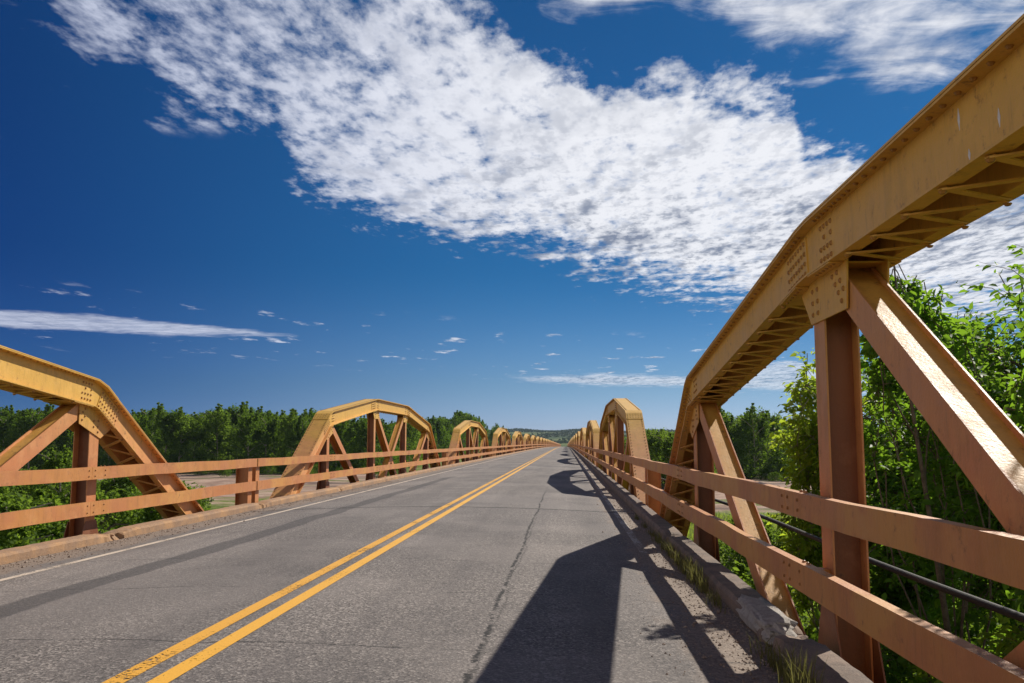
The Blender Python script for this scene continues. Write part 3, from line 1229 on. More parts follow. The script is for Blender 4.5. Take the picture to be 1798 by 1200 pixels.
# ------------------------------------------------------------------ deck, road, kerbs
YS = list(np.arange(-14, 60, 0.5)) + list(np.arange(60, 420, 5.0)) + list(np.arange(420, 1200, 20.0))
Y_LAST = YS[-1]


def strip(name, mat, x0, x1, dz_, nx=1, y_from=-14, y_to=1e9, parent=None):
    mb = MB()
    ys = [y for y in YS if y_from <= y <= y_to]
    xs = [x0 + (x1 - x0) * i / nx for i in range(nx + 1)]
    vs = [(x, y, camber(x) + drop(y) + dz_) for y in ys for x in xs]
    fs = []
    w = nx + 1
    for i in range(len(ys) - 1):
        for j in range(nx):
            fs.append((i * w + j, i * w + j + 1, (i + 1) * w + j + 1, (i + 1) * w + j))
    mb.add(vs, fs)
    return mb.build(name, mat)


structure(strip('road', 'asphalt', -6.10, 1.30, 0.0, 24))
for nm, mt, a, b_ in (('centre_line', 'line_yellow_worn', -2.325, -2.215), ('centre_line', 'line_yellow', -2.105, -1.995)):
    structure(strip(nm, mt, a, b_, 0.004))
structure(strip('edge_line', 'line_white', -5.265, -5.165, 0.004))
structure(strip('edge_line', 'line_white_worn', 0.86, 0.96, 0.004, y_from=11))
# deck slab
mb = MB()
ys = [y for y in YS]
vs, fs = [], []
for y in ys:
    d = drop(y)
    vs += [(-6.36, y, d - 0.14), (1.545, y, d - 0.14), (1.545, y, d - 0.40), (-6.36, y, d - 0.40)]
for i in range(len(ys) - 1):
    for e in range(4):
        f = (e + 1) % 4
        fs.append((i * 4 + e, i * 4 + f, i * 4 + 4 + f, i * 4 + 4 + e))
fs += [(0, 1, 2, 3), tuple(len(vs) - 4 + q for q in (3, 2, 1, 0))]
mb.add(vs, fs)
structure(mb.build('bridge_deck', 'pier_concrete'))
# floor beams under the deck
mb = MB()
for k in range(0, 8):
    for i in range(6):
        y = Y_END1 + k * SPAN - 5 * PAN + i * PAN
        mb.box(-6.52, 1.71, y - 0.006, y + 0.006, -1.3, -0.42)
        mb.box(-6.52, 1.71, y - 0.10, y + 0.10, -1.312, -1.3)
structure(mb.build('floor_beams', 'steel_dark'))
# stringers
mb = MB()
for x in (-5.6, -4.0, -2.4, -0.8, 0.8):
    mb.box(x - 0.09, x + 0.09, -12, 255, -0.85, -0.41)
structure(mb.build('stringers', 'steel_dark'))

rng = random.Random(5)


def fbm(x, y, z):
    from mathutils import noise
    return noise.fractal(Vector((x, y, z)), 0.7, 2.1, 4)


def kerb(side):
    """kerb blocks broken at the panel points; side +1 right, -1 left"""
    mb = MB()
    base = XR if side > 0 else XL
    hurt = {1: {(0, 3): 1.0, (0, 4): 0.5}, -1: {(0, 4): 1.0, (0, 5): 0.8, (1, 1): 0.5}}[side]
    for k in range(0, NSP):
        nb_ = 5 if k < 3 else 1
        for i in range(nb_):
            y0 = Y_END1 + k * SPAN - 5 * PAN + i * (5 * PAN / nb_) + (0.015 if i else -0.14)
            y1 = Y_END1 + k * SPAN - 5 * PAN + (i + 1) * (5 * PAN / nb_) - (0.015 if i < nb_ - 1 else -0.14)
            st = 0.06 if k < 1 else (0.15 if k < 3 else 5.0)
            n = max(2, int((y1 - y0) / st))
            vs, fs = [], []
            prof = [(-0.305, -0.20), (-0.300, -0.035), (-0.275, -0.004), (-0.19, 0.0), (-0.10, 0.0), (-0.066, -0.003), (-0.056, -0.03), (-0.056, -0.45)]
            for j in range(n + 1):
                y = y0 + (y1 - y0) * j / n
                dmg = 0.0
                for (kk, ii), am in hurt.items():
                    yc = Y_END1 + kk * SPAN - 5 * PAN + ii * PAN
                    dmg = max(dmg, am * max(0, 1 - abs(y - yc) / 0.55))
                e = 0.05 * max(0, 1 - min(y - y0, y1 - y) / 0.12) if k < 3 else 0
                for q, (px, pz) in enumerate(prof):
                    jx = jz = 0
                    if k < 3:
                        f1 = fbm(side * 3 + px * 3, y * 2.3, pz * 4)
                        f2 = fbm(side * 9 + px * 5 + 7, y * 7.0, pz * 8)
                        amp = 0.006 + 0.05 * dmg
                        if 1 <= q <= 6:
                            jx = f1 * amp + (0.10 * dmg * max(0, f1 + 0.3) if q <= 3 else 0) + (e * 0.4 if q < 3 else 0)
                            jz = f2 * amp * 0.8 - 0.10 * dmg * max(0, f2 + 0.45) - (e * 0.5 if q in (2, 3, 4, 5) else 0)
                    x = base + side * (px + jx)
                    vs.append((x, y, pz + jz + drop(y)))
            w = len(prof)
            for j in range(n):
                for q in range(w - 1):
                    f = (j * w + q, j * w + q + 1, (j + 1) * w + q + 1, (j + 1) * w + q)
                    fs.append(f if side > 0 else f[::-1])
            fs.append(tuple(range(w)))
            fs.append(tuple(n * w + q for q in range(w))[::-1])
            mb.add(vs, fs)
    o = mb.build('kerb', 'kerb_shade_grey' if side > 0 else 'kerb_concrete')
    return structure(o)


kerb(1)
kerb(-1)

# broken pale lump of concrete on the right kerb
mb = MB()
vs, fs = [], []
nu, nv = 22, 13
for a in range(nu):
    for c_ in range(nv):
        u = 2 * math.pi * a / nu
        v = math.pi * (c_ + 0.02) / (nv - 0.96)
        d = Vector((math.sin(v) * math.cos(u), math.cos(v), math.sin(v) * math.sin(u)))
        d = Vector((math.copysign(abs(d.x) ** 0.6, d.x), math.copysign(abs(d.y) ** 0.7, d.y), math.copysign(abs(d.z) ** 0.6, d.z)))
        r_ = 1 + 0.30 * fbm(d.x * 1.1 + 4, d.y * 2.2, d.z * 1.1) + 0.12 * fbm(d.x * 4, d.y * 9, d.z * 4 + 3)
        vs.append((1.40 + 0.125 * d.x * r_, 6.75 + 0.60 * d.y * r_, -0.045 + 0.075 * d.z * r_))
for a in range(nu):
    for c_ in range(nv - 1):
        b2 = (a + 1) % nu
        fs.append((a * nv + c_, b2 * nv + c_, b2 * nv + c_ + 1, a * nv + c_ + 1))
mb.add(vs, fs)
tag(mb.build('concrete_lump', 'pale_concrete'), 'pale broken lump of concrete on the right kerb below the guard rail', 'rubble')

# dark conduits hung outside the right hand truss
for nm, x, z, r_, lab in (('conduit_pipe', 2.27, 0.33, 0.022, 'thick black pipe running behind the right guard rail through the leaves'),
                          ('conduit_pipe', 2.22, -0.17, 0.009, 'thin dark cable just below the black pipe behind the right guard rail')):
    mb = MB()
    pts = [(x, y, z + 0.012 * math.sin(y * 0.7)) for y in np.arange(-4, 60, 1.0)]
    mb.tube(pts, [r_] * len(pts), 10)
    tag(mb.build(nm, 'pipe_black', smooth=True), lab, 'pipe')

# loose gravel on the shoulders
rs = np.random.RandomState(3)
mb = MB()
ICO_V = []
ph = (1 + 5 ** .5) / 2
for a, b_ in ((1, ph), (-1, ph), (1, -ph), (-1, -ph)):
    ICO_V += [(0, a, b_), (a, b_, 0), (b_, 0, a)]
OCT = [(1, 0, 0), (-1, 0, 0), (0, 1, 0), (0, -1, 0), (0, 0, 1), (0, 0, -1)]
OCTF = [(0, 2, 4), (2, 1, 4), (1, 3, 4), (3, 0, 4), (2, 0, 5), (1, 2, 5), (3, 1, 5), (0, 3, 5)]


def pebble(x, y, s):
    vs = []
    z = camber(x) + s * 0.25
    rot = rs.uniform(0, 6.28)
    for v in OCT:
        q = (v[0] * s * rs.uniform(.6, 1.2), v[1] * s * rs.uniform(.6, 1.2), v[2] * s * rs.uniform(.4, .8))
        vs.append((x + q[0] * math.cos(rot) - q[1] * math.sin(rot), y + q[0] * math.sin(rot) + q[1] * math.cos(rot), z + q[2]))
    mb.add(vs, OCTF)


for i in range(5200):
    y = 3.2 + 24 * rs.rand() ** 1.7
    x = 1.29 - abs(rs.normal(0, 0.26))
    pebble(x, y, rs.gamma(2.0, 0.0022) + 0.003)
for i in range(2600):
    y = 5.0 + 26 * rs.rand() ** 1.5
    x = -6.09 + abs(rs.normal(0, 0.32))
    pebble(x, y, rs.gamma(2.0, 0.003) + 0.004)
for i in range(500):
    pebble(rs.uniform(-5.5, 1.0), 3.5 + 18 * rs.rand(), rs.uniform(0.002, 0.006))
tag(mb.build('gravel', 'pebble'), None, None, None, 'stuff')

# ------------------------------------------------------------------ vegetation helpers


def leaf_mesh(name, mat, cen, nrm_up, size, aspect=0.5, seed=0, droop=0.4, petiole=True):
    """many small pointed leaves, each four faces folded along the midrib"""
    r = np.random.RandomState(seed)
    n = len(cen)
    d = r.normal(size=(n, 3))
    d[:, 2] = d[:, 2] * 0.5 - droop
    d += nrm_up
    d /= np.linalg.norm(d, axis=1)[:, None]
    s = np.cross(d, r.normal(size=(n, 3)) * 0.7 + np.array([0, 0, 1.0]))
    s /= np.linalg.norm(s, axis=1)[:, None] + 1e-9
    u = np.cross(s, d)
    L = (size * r.uniform(0.45, 1.30, n))[:, None]
    w = L * aspect * 0.5
    base = cen
    mid = cen + d * L * 0.5 - u * L * 0.06
    tip = cen + d * L - u * L * 0.16
    a1 = cen + d * L * 0.30 + s * w + u * w * 0.35
    a2 = cen + d * L * 0.68 + s * w * 0.72 + u * w * 0.2
    b1 = cen + d * L * 0.30 - s * w + u * w * 0.35
    b2 = cen + d * L * 0.68 - s * w * 0.72 + u * w * 0.2
    V = np.stack([base, a1, a2, tip, b2, b1, mid], axis=1).reshape(-1, 3)
    o = (np.arange(n) * 7)[:, None, None]
    F = np.array([[0, 1, 2, 6], [6, 2, 3, 4], [0, 6, 4, 5]])[None] + o
    # quad (6,2,3,4) spans both halves near the tip
    return np_mesh(name, mat, V, F.reshape(-1, 4))


def np_mesh(name, mat, V, F):
    me = bpy.data.meshes.new(name)
    nv, nf, k = len(V), len(F), F.shape[1]
    me.vertices.add(nv)
    me.vertices.foreach_set('co', V.astype(np.float32).ravel())
    me.loops.add(nf * k)
    me.loops.foreach_set('vertex_index', F.astype(np.int32).ravel())
    me.polygons.add(nf)
    me.polygons.foreach_set('loop_start', np.arange(0, nf * k, k, dtype=np.int32))
    me.update(calc_edges=True)
    me.materials.append(MATS[mat])
    return me


def grow(seed, trunk_base, crown, n_limb, n_twig, trunk_r=0.12, wander=0.25, fill=0.75):
    """trunk, limbs and twigs into an ellipsoid crown. returns MB and leaf points"""
    r = random.Random(seed)
    mb = MB()
    (cx, cy, cz), (rx, ry, rz) = crown
    tb = Vector(trunk_base)
    top = Vector((cx, cy, cz + rz * 0.55))
    pts = []
    nT = 12
    ph1 = r.uniform(0, 6)
    for i in range(nT + 1):
        t = i / nT
        p = tb.lerp(top, t)
        p.x += math.sin(t * 5 + ph1) * wander * t
        p.y += math.cos(t * 4.1 + ph1) * wander * t
        pts.append(p)
    mb.tube(pts, [trunk_r * (1 - 0.85 * i / nT) for i in range(nT + 1)], 8)
    leaves = []
    for li in range(n_limb):
        t = r.uniform(0.35, 1.0) if li else 1.0
        i = min(nT, int(t * nT))
        s = pts[i]
        while True:
            q = Vector((r.uniform(-1, 1), r.uniform(-1, 1), r.uniform(-1, 1)))
            if 0.35 < q.length < 1.0:
                break
        e = Vector((cx + q.x * rx, cy + q.y * ry, cz + q.z * rz))
        e.z = max(e.z, s.z - 0.6)
        L = (e - s).length
        bend = Vector((r.uniform(-1, 1), r.uniform(-1, 1), r.uniform(0.1, 1))) * L * 0.14
        lp = []
        nL = 9
        for j in range(nL + 1):
            u = j / nL
            lp.append(s.lerp(e, u) + bend * math.sin(math.pi * u) + Vector((r.uniform(-1, 1), r.uniform(-1, 1), r.uniform(-1, 1))) * L * 0.018)
        r0 = trunk_r * 0.28 * (1 - 0.5 * t)
        mb.tube(lp, [max(0.006, r0 * (1 - 0.85 * j / nL)) for j in range(nL + 1)], 6)
        for ti in range(n_twig):
            u = r.uniform(0.25, 1.0)
            j = min(nL, int(u * nL))
            a = lp[j]
            dr = (e - s).normalized() * 0.5 + Vector((r.gauss(0, 1), r.gauss(0, 1), r.gauss(0, 0.8)))
            dr.normalize()
            tl = r.uniform(0.35, 0.95) * min(rx, ry, rz) * 0.42 * fill / 0.75
            m1 = a + dr * tl * 0.5 + Vector((0, 0, 0.06 * tl))
            b3 = a + dr * tl + Vector((0, 0, -0.12 * tl))
            mb.tube([a, m1, b3], [0.006, 0.0045, 0.002], 4)
            leaves.append((a, m1, b3))
    return mb, leaves


def leaf_points(twigs, per, seed, jitter=0.05, lo=0.2):
    r = np.random.RandomState(seed)
    A = np.array([t[0] for t in twigs])
    M = np.array([t[1] for t in twigs])
    B = np.array([t[2] for t in twigs])
    idx = np.repeat(np.arange(len(twigs)), per)
    u = r.uniform(lo, 1.02, len(idx))[:, None]
    p = (1 - u) ** 2 * A[idx] + 2 * u * (1 - u) * M[idx] + u ** 2 * B[idx]
    p += r.normal(size=p.shape) * jitter
    dirs = (B - A)[idx]
    dirs /= np.linalg.norm(dirs, axis=1)[:, None] + 1e-9
    return p, dirs * 0.5


def near_tree(name, seed, base, crown, n_limb, n_twig, per, size, mat, label, trunk_r=0.12, aspect=0.5, droop=0.4, jitter=0.05, fill=0.75, bark='bark', wander=0.25):
    mb, tw = grow(seed, base, crown, n_limb, n_twig, trunk_r, wander, fill)
    root = empty(name, (0, 0, 0))
    root.location = base
    inv = -Vector(base)

    def shift(o):
        o.location = inv
        return child(o, root)
    shift(mb.build('trunk', bark, smooth=True))
    p, dr = leaf_points(tw, per, seed, jitter)
    me = leaf_mesh('crown', mat, p, dr, size, aspect, seed, droop)
    o = bpy.data.objects.new('crown', me)
    COL.objects.link(o)
    shift(o)
    tag(root, label, 'tree', 'trees close beside the bridge on the right')
    return root


GZ = -4.5


def ground_z(x, y):
    z = GZ
    # rising land beyond the river plain
    if y > 1100:
        t = min(1, (y - 1100) / 1500.0)
        z += 31 * t * t * (3 - 2 * t)
        z += 4 * math.sin(x * 0.0013 + 1.2) * t + 2.5 * math.sin(x * 0.0054 + y * 0.001) * t
    # low swells near the bridge
    if y < 200:
        z += 0.35 * math.sin(x * 0.11 + 0.4) * math.sin(y * 0.09 + 1.1)
    return z


mb = MB()
gx = sorted(set(list(np.arange(-3600, -300, 150)) + list(np.arange(-300, 300, 15)) + list(np.arange(300, 3601, 150))))
gy = sorted(set(list(np.arange(-600, -60, 60)) + list(np.arange(-60, 240, 10)) + list(np.arange(240, 1100, 40)) + list(np.arange(1100, 2800, 50)) + list(np.arange(2800, 6001, 400))))
vs = [(x, y, ground_z(x, y)) for y in gy for x in gx]
w = len(gx)
fs = [(i * w + j, i * w + j + 1, (i + 1) * w + j + 1, (i + 1) * w + j) for i in range(len(gy) - 1) for j in range(w - 1)]
mb.add(vs, fs)
structure(mb.build('ground', 'ground', smooth=True))

# ---- distant trees : variants shared by many individuals


def far_tree_mesh(seed, H, Rw, n, leaf, clumps):
    """foliage made of clumps with gaps, for trees seen from 60 m and more"""
    r = np.random.RandomState(seed)
    pts = []
    cl = []
    for c_ in range(clumps):
        t = r.beta(1.1, 1.2)
        z = H * (0.05 + 0.90 * t)
        prof = (math.sin(math.pi * min(1, 0.16 + 0.80 * t)) ** 0.7)
        a = r.uniform(0, 2 * math.pi)
        rr = Rw * prof * math.sqrt(r.uniform(0.05, 1.0))
        cl.append((rr * math.cos(a), rr * math.sin(a), z, Rw * r.uniform(0.12, 0.30)))
    # ragged leaders
    for c_ in range(11):
        a = r.uniform(0, 2 * math.pi)
        rr = Rw * r.uniform(0.0, 0.72)
        zt = H * r.uniform(0.80, 1.07) - 0.22 * H * (rr / Rw)
        for q in range(5):
            cl.append((rr * math.cos(a) + r.normal() * 0.12, rr * math.sin(a) + r.normal() * 0.08, zt - q * 0.045 * H, Rw * (0.045 + 0.035 * q)))
    per = n // len(cl)
    for cx, cy, cz, cr in cl:
        d = r.normal(size=(per, 3))
        d /= np.linalg.norm(d, axis=1)[:, None]
        d *= (r.uniform(0.2, 1.0, per) ** 0.5)[:, None] * cr
        d *= r.uniform(0.75, 1.25, (1, 3))
        d += r.normal(size=(per, 3)) * cr * 0.16
        pts.append(d + np.array([cx, cy, cz]))
    p = np.concatenate(pts)
    n = len(p)
    dd = r.normal(size=(n, 3))
    dd[:, 2] *= 0.6
    dd /= np.linalg.norm(dd, axis=1)[:, None]
    s = np.cross(dd, r.normal(size=(n, 3)))
    s /= np.linalg.norm(s, axis=1)[:, None]
    L = (leaf * r.uniform(0.6, 1.4, n))[:, None]
    V = np.stack([p - dd * L * 0.5, p + s * L * 0.32, p + dd * L * 0.5, p - s * L * 0.32], axis=1).reshape(-1, 3)
    F = np.arange(n * 4).reshape(-1, 4)
    return V, F


def far_trunk(seed, H, Rw, bark_r=0.16):
    r = random.Random(seed)
    mb = MB()
    pts = [Vector((math.sin(i * .7 + seed) * 0.12 * i * .3, math.cos(i * .9 + seed) * 0.1 * i * .3, H * i / 8 * 0.92)) for i in range(9)]
    mb.tube(pts, [bark_r * (1 - 0.1 * i) for i in range(9)], 6)
    for k in range(8):
        i = r.randint(2, 7)
        a = r.uniform(0, 6.28)
        e = pts[i] + Vector((math.cos(a) * Rw * 0.7, math.sin(a) * Rw * 0.7, H * 0.14))
        mb.tube([pts[i], pts[i].lerp(e, .5) + Vector((0, 0, .2)), e], [0.07, 0.045, 0.02], 5)
    return mb


FAR = {}
for key, (H, Rw, n, leaf, cl, mat) in {
    'tallA': (11.5, 3.6, 9500, 0.32, 74, 'leaf_far'),
    'tallB': (10.5, 3.4, 9000, 0.30, 70, 'leaf_far'),
    'tallD': (11.0, 3.8, 9500, 0.30, 80, 'leaf_far_bright'),
    'tallC': (12.5, 3.9, 10000, 0.32, 80, 'leaf_far'),
    'midA': (7.5, 2.8, 8000, 0.24, 56, 'leaf_far_bright'),
    'midB': (6.5, 2.6, 7500, 0.22, 52, 'leaf_far_bright'),
    'bushA': (3.0, 2.0, 7000, 0.14, 46, 'leaf_far_bright'),
    'bushB': (2.4, 2.2, 7000, 0.13, 46, 'leaf_far'),
}.items():
    sd = abs(hash_ := sum(ord(ch) * (i + 3) for i, ch in enumerate(key))) % 997
    V, F = far_tree_mesh(sd, H, Rw, n, leaf, cl)
    FAR[key] = (np_mesh('crown', mat, V, F), far_trunk(sd, H, Rw, 0.14 if H > 5 else 0.05).mesh('trunk', 'pale_bark' if H > 5 else 'bark'), H)

FIRST = set()


def far_tree(key, x, y, sc, rot, label, group, name='tree', cat='tree', sz=None):
    root = empty(name, (x, y, ground_z(x, y) - 0.05))
    root.rotation_euler = (0, 0, rot)
    root.scale = (sc, sc, sz or sc)
    tr = bpy.data.objects.new('trunk', FAR[key][1])
    cr = bpy.data.objects.new('crown', FAR[key][0])
    for o in (tr, cr):
        COL.objects.link(o)
        child(o, root)
    tag(root, label, cat, group)
    return root


def imgx(px, y):
    """x on the ground for a column of the photo at depth y"""
    return (px - 993.3) / 1600.0 * y


rt = random.Random(11)
# left far wood: tops follow the photo's skyline
sky_l = [(-200, 705), (0, 716), (60, 712), (110, 728), (180, 735), (230, 716), (300, 722), (360, 724), (410, 712), (440, 712), (480, 724), (540, 718), (600, 726), (680, 735), (740, 738), (790, 728), (830, 722), (860, 736), (885, 747), (905, 754)]


def top_at(px):
    for (a, ya), (b_, yb) in zip(sky_l, sky_l[1:]):
        if a <= px <= b_:
            return ya + (yb - ya) * (px - a) / (b_ - a)
    return 720


cols = ['tallA', 'tallB', 'tallC', 'tallD', 'tallA']
n_l = 0
px = -150.0
while px < 878:
    for row in range(3):
        y = (172 + row * 16 + rt.uniform(-6, 6)) if px < 700 else (190 + (px - 700) * 1.6 + row * 30 + rt.uniform(-8, 8))
        pp = px + rt.uniform(-14, 14)
        hgt = 1.2 + (777 - top_at(pp) + (rt.uniform(-9, 5) if pp < 820 else rt.uniform(-12, -4))) / 1600.0 * y - GZ
        key = rt.choice(cols)
        far_tree(key, imgx(pp, y), y, hgt / FAR[key][2], rt.uniform(0, 6.28),
                 'dark green tree in the dense wood along the far bank left of the bridge', 'trees of the wood on the far left bank', sz=hgt / FAR[key][2])
        n_l += 1
    px += 26 if px < 700 else 14
# right middle: bright low trees between the second truss and the first
for i in range(46):
    y = rt.uniform(115, 260)
    px = 1112 + i * 2.7 + rt.uniform(-5, 5)
    key = rt.choice(['midA', 'midB'])
    hgt = 1.2 + (777 - rt.uniform(753, 763)) / 1600.0 * y - GZ
    far_tree(key, imgx(px, y), y, hgt / FAR[key][2], rt.uniform(0, 6.28),
             'bright green low tree beyond the river between the two nearest right-hand trusses', 'low bright trees beyond the river on the right')
for i in range(22):
    y = rt.uniform(150, 185)
    px = 1262 + i * 14 + rt.uniform(-10, 10)
    tp = 716 if px < 1345 else 735
    key = rt.choice(cols)
    hgt = 1.2 + (777 - tp + rt.uniform(-14, 4)) / 1600.0 * y - GZ
    far_tree(key, imgx(px, y), y, hgt / FAR[key][2], rt.uniform(0, 6.28),
             'blue-green tree in the stand behind the sand bank on the right of the bridge', 'stand of trees behind the right sand bank')
for i in range(26):
    y = rt.uniform(160, 230)
    px = 1560 + i * 26
    key = rt.choice(cols)
    hgt = rt.uniform(9.5, 13)
    far_tree(key, imgx(px, y), y, hgt / FAR[key][2], rt.uniform(0, 6.28),
             'blue-green tree in the far stand hidden mostly by the near leaves at right', 'stand of trees behind the right sand bank')
# shrubs on the near left ground, seen through the railing
for i in range(64):
    y = 16 + 62 * rt.random() ** 0.8
    px = rt.uniform(-260, 350) if y < 50 else rt.uniform(-150, 300)
    x = imgx(px, y)
    if x > -9.0:
        continue
    key = rt.choice(['bushA', 'bushB', 'bushA', 'midB'])
    s_ = rt.uniform(0.7, 1.25) * (0.62 if key == 'midB' else 1)
    far_tree(key, x, y, s_, rt.uniform(0, 6.28), 'low leafy shrub on the ground below the left guard rail',
             'shrubs below the left guard rail', 'shrub', 'shrub')
far_tree('midA', imgx(85, 58), 58, 0.72, 1.0, 'light green young tree standing behind the nearest left truss panel', None)
far_tree('midB', imgx(-70, 52), 52, 0.85, 2.0, 'light green young tree half cut by the left edge of the photo', None)
# thin strip of scrub along the far edge of the sand bar
for i in range(40):
    px = rt.uniform(330, 700) if i % 2 else rt.uniform(1250, 1560)
    y = rt.uniform(140, 168)
    far_tree('bushB', imgx(px, y), y, rt.uniform(0.5, 1.0), rt.uniform(0, 6.28), 'dark scrub bush at the far edge of the sand bar',
             'scrub at the far edge of the sand bar', 'shrub', 'shrub')
# shrubs right below the bridge on the right
for i in range(34):
    y = rt.uniform(7, 46)
    px = rt.uniform(1260, 1900)
    x = imgx(px, y)
    if x < 2.9:
        continue
    key = rt.choice(['bushA', 'bushB', 'bushA'])
    far_tree(key, x, y, rt.uniform(0.5, 1.0), rt.uniform(0, 6.28), 'low shrub on the grass below the right guard rail',
             'shrubs below the right guard rail', 'shrub', 'shrub')

# wooded ridge on the horizon: one far mass
r = np.random.RandomState(21)
nR = 30000
xx = r.uniform(-1600, 1500, nR)
yy = r.uniform(2150, 2700, nR)
# copses scattered over the slope in front of the ridge
ncl = 7000
cxs, cys = r.uniform(-500, 900, 60), r.uniform(1250, 2100, 60)
ci = r.randint(0, 60, ncl)
xx[:ncl] = cxs[ci] + r.normal(0, 14, ncl) * (1 + (ci % 3))
yy[:ncl] = cys[ci] + r.normal(0, 20, ncl)
gz = np.array([ground_z(a, b_) for a, b_ in zip(xx, yy)])
zz = gz + r.uniform(0, 7, nR) * (0.55 + 0.45 * np.sin(xx * 0.02 + 3 * np.sin(xx * 0.006)))
dd = r.normal(size=(nR, 3))
dd /= np.linalg.norm(dd, axis=1)[:, None]
ss = np.cross(dd, r.normal(size=(nR, 3)))
ss /= np.linalg.norm(ss, axis=1)[:, None]
p = np.stack([xx, yy, zz], axis=1)
V = np.stack([p - dd * 3.2, p + ss * 2.2, p + dd * 3.2, p - ss * 2.2], axis=1).reshape(-1, 3)
o = bpy.data.objects.new('far_wood', np_mesh('far_wood', 'ridge_wood', V, np.arange(nR * 4).reshape(-1, 4)))
COL.objects.link(o)
o['kind'] = 'stuff'

# ---- trees close to the bridge on the right
near_tree('broadleaf_tree', 2, (6.8, 12.8, GZ), ((6.0, 11.6, 1.05), (2.5, 2.4, 2.6)), 74, 36, 15, 0.115, 'leaf_near',
          'large dark leafy tree filling the right edge behind the sloping yellow member', 0.16)
near_tree('broadleaf_tree', 8, (5.2, 7.6, GZ), ((4.55, 7.6, 1.0), (1.35, 1.4, 2.2)), 40, 22, 13, 0.115, 'leaf_near',
          'nearest broad-leaved tree hanging over the right guard rail at the photo edge', 0.10)
near_tree('broadleaf_tree', 5, (6.4, 16.5, GZ), ((5.9, 15.6, 0.9), (1.25, 1.5, 3.6)), 60, 30, 15, 0.115, 'leaf_near',
          'slim tree whose leafy top shows just right of the top of the second steel post', 0.12)
near_tree('broadleaf_tree', 41, (5.4, 16.0, GZ), ((5.3, 15.0, -0.1), (1.1, 1.5, 1.7)), 38, 26, 14, 0.115, 'leaf_near',
          'dark leafy tree directly behind the tall brown steel post on the right', 0.10)
near_tree('broadleaf_tree', 61, (5.9, 7.2, GZ), ((3.95, 6.3, 3.2), (0.55, 1.5, 0.85)), 30, 12, 8, 0.11, 'leaf_near',
          'leafy boughs leaning in just beyond the right edge, dappling the sloping yellow member', 0.07)
near_tree('broadleaf_tree', 71, (5.6, 11.6, GZ), ((5.0, 10.0, -2.2), (2.1, 2.6, 1.2)), 36, 20, 13, 0.11, 'leaf_bright',
          'dense leafy undergrowth filling the gap between the two right guard rail bars', 0.06)
near_tree('broadleaf_tree', 55, (4.3, 10.3, GZ), ((3.62, 9.9, 2.75), (0.50, 0.6, 0.62)), 16, 16, 12, 0.115, 'leaf_near',
          'thin tree whose top leaves show below the beam, right of the riveted joint', 0.06, wander=0.12)
near_tree('broadleaf_tree', 14, (3.9, 15.0, GZ), ((3.80, 14.2, 0.5), (0.78, 1.0, 2.9)), 34, 18, 12, 0.11, 'leaf_bright',
          'slender light yellow-green tree between the two nearest steel posts on the right', 0.06, fill=1.1, bark='pale_bark')
near_tree('broadleaf_tree', 23, (3.4, 10.2, GZ), ((3.2, 9.6, -1.3), (0.75, 1.6, 1.0)), 18, 18, 14, 0.11, 'leaf_near',
          'low dark leafy bush pushing up under the lower right guard rail', 0.05)
near_tree('broadleaf_tree', 31, (5.2, 9.4, GZ), ((4.3, 8.6, -1.5), (1.6, 2.2, 1.3)), 26, 20, 14, 0.11, 'leaf_bright',
          'sunlit leafy branches below the black pipe behind the right guard rail', 0.06)

# ---- grass


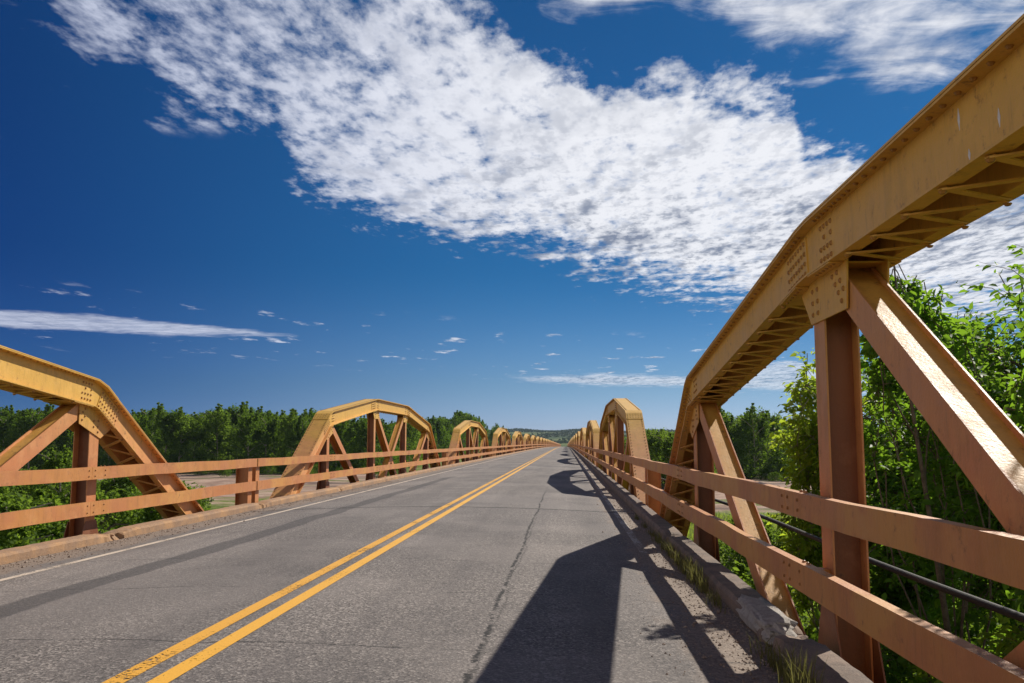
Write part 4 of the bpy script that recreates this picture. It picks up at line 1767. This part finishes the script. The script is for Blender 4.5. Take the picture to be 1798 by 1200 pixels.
def blades(name, mat, n, fx, hmin, hmax, seed, width=0.006):
    r = np.random.RandomState(seed)
    xs, ys, zs, hs = fx(r, n)
    h = hs * r.uniform(hmin, hmax, n)
    a = r.uniform(0, 2 * math.pi, n)
    ln_ = r.uniform(0.1, 0.75, n) * h
    wd = width * (0.6 + 0.8 * r.rand(n))
    dirx, diry = np.cos(a), np.sin(a)
    px, py = -diry * wd, dirx * wd
    b0 = np.stack([xs - px, ys - py, zs], 1)
    b1 = np.stack([xs + px, ys + py, zs], 1)
    m0 = np.stack([xs - px * .8 + dirx * ln_ * .3, ys - py * .8 + diry * ln_ * .3, zs + h * .6], 1)
    m1 = np.stack([xs + px * .8 + dirx * ln_ * .3, ys + py * .8 + diry * ln_ * .3, zs + h * .6], 1)
    t0 = np.stack([xs - px * .1 + dirx * ln_, ys - py * .1 + diry * ln_, zs + h * 0.95], 1)
    t1 = np.stack([xs + px * .1 + dirx * ln_, ys + py * .1 + diry * ln_, zs + h * 0.95], 1)
    V = np.stack([b0, b1, m0, m1, t0, t1], 1).reshape(-1, 3)
    F = (np.array([[0, 1, 3, 2], [2, 3, 5, 4]])[None] + (np.arange(n) * 6)[:, None, None]).reshape(-1, 4)
    o = bpy.data.objects.new(name, np_mesh(name, mat, V, F))
    COL.objects.link(o)
    o['kind'] = 'stuff'
    return o


def kerb_tufts(r, n):
    cl = [(1.24, y, s) for y, s in ((4.9, 1.3), (5.25, 1.0), (5.7, .7), (8.3, .9), (8.8, 1.1), (9.2, 1.2), (9.6, .9), (10.1, .9), (10.8, 1.0), (11.5, .8), (12.3, .8), (13.2, .6), (14.5, .5), (16.0, .5), (3.9, 0.9), (7.7, .6))]
    w_ = np.array([c_[2] for c_ in cl])
    idx = r.choice(len(cl), n, p=w_ / w_.sum())
    C = np.array(cl)[idx]
    x = C[:, 0] - np.abs(r.normal(0, 0.045, n))
    y = C[:, 1] + r.normal(0, 0.15, n)
    z = np.array([camber(a) for a in x])
    return x, y, z, C[:, 2]


blades('kerb_grass', 'dry_grass', 1500, kerb_tufts, 0.05, 0.21, 4, 0.0028)


def meadow(r, n):
    y = 7 + 62 * r.rand(n) ** 0.9
    x = 2.6 + r.rand(n) * (y * 0.62)
    z = np.array([ground_z(a, b_) for a, b_ in zip(x, y)])
    return x, y, z, np.ones(n)


blades('meadow_grass', 'grass_blade', 60000, meadow, 0.15, 0.5, 9, 0.018)

# ---- thin summer haze over the plain
m, N = newmat('haze')
out = N.n('ShaderNodeOutputMaterial')
vol = N.n('ShaderNodeVolumePrincipled')
vol.inputs['Color'].default_value = (0.62, 0.80, 1.0, 1)
vol.inputs['Density'].default_value = 0.00006
vol.inputs['Anisotropy'].default_value = 0.2
N.l(vol.outputs[0], out.inputs['Volume'])
MATS['haze'] = m
mb = MB()
mb.box(-3700, 3700, -700, 6100, -8.0, 60.0)
tag(mb.build('haze', 'haze'), None, None, None, 'stuff')
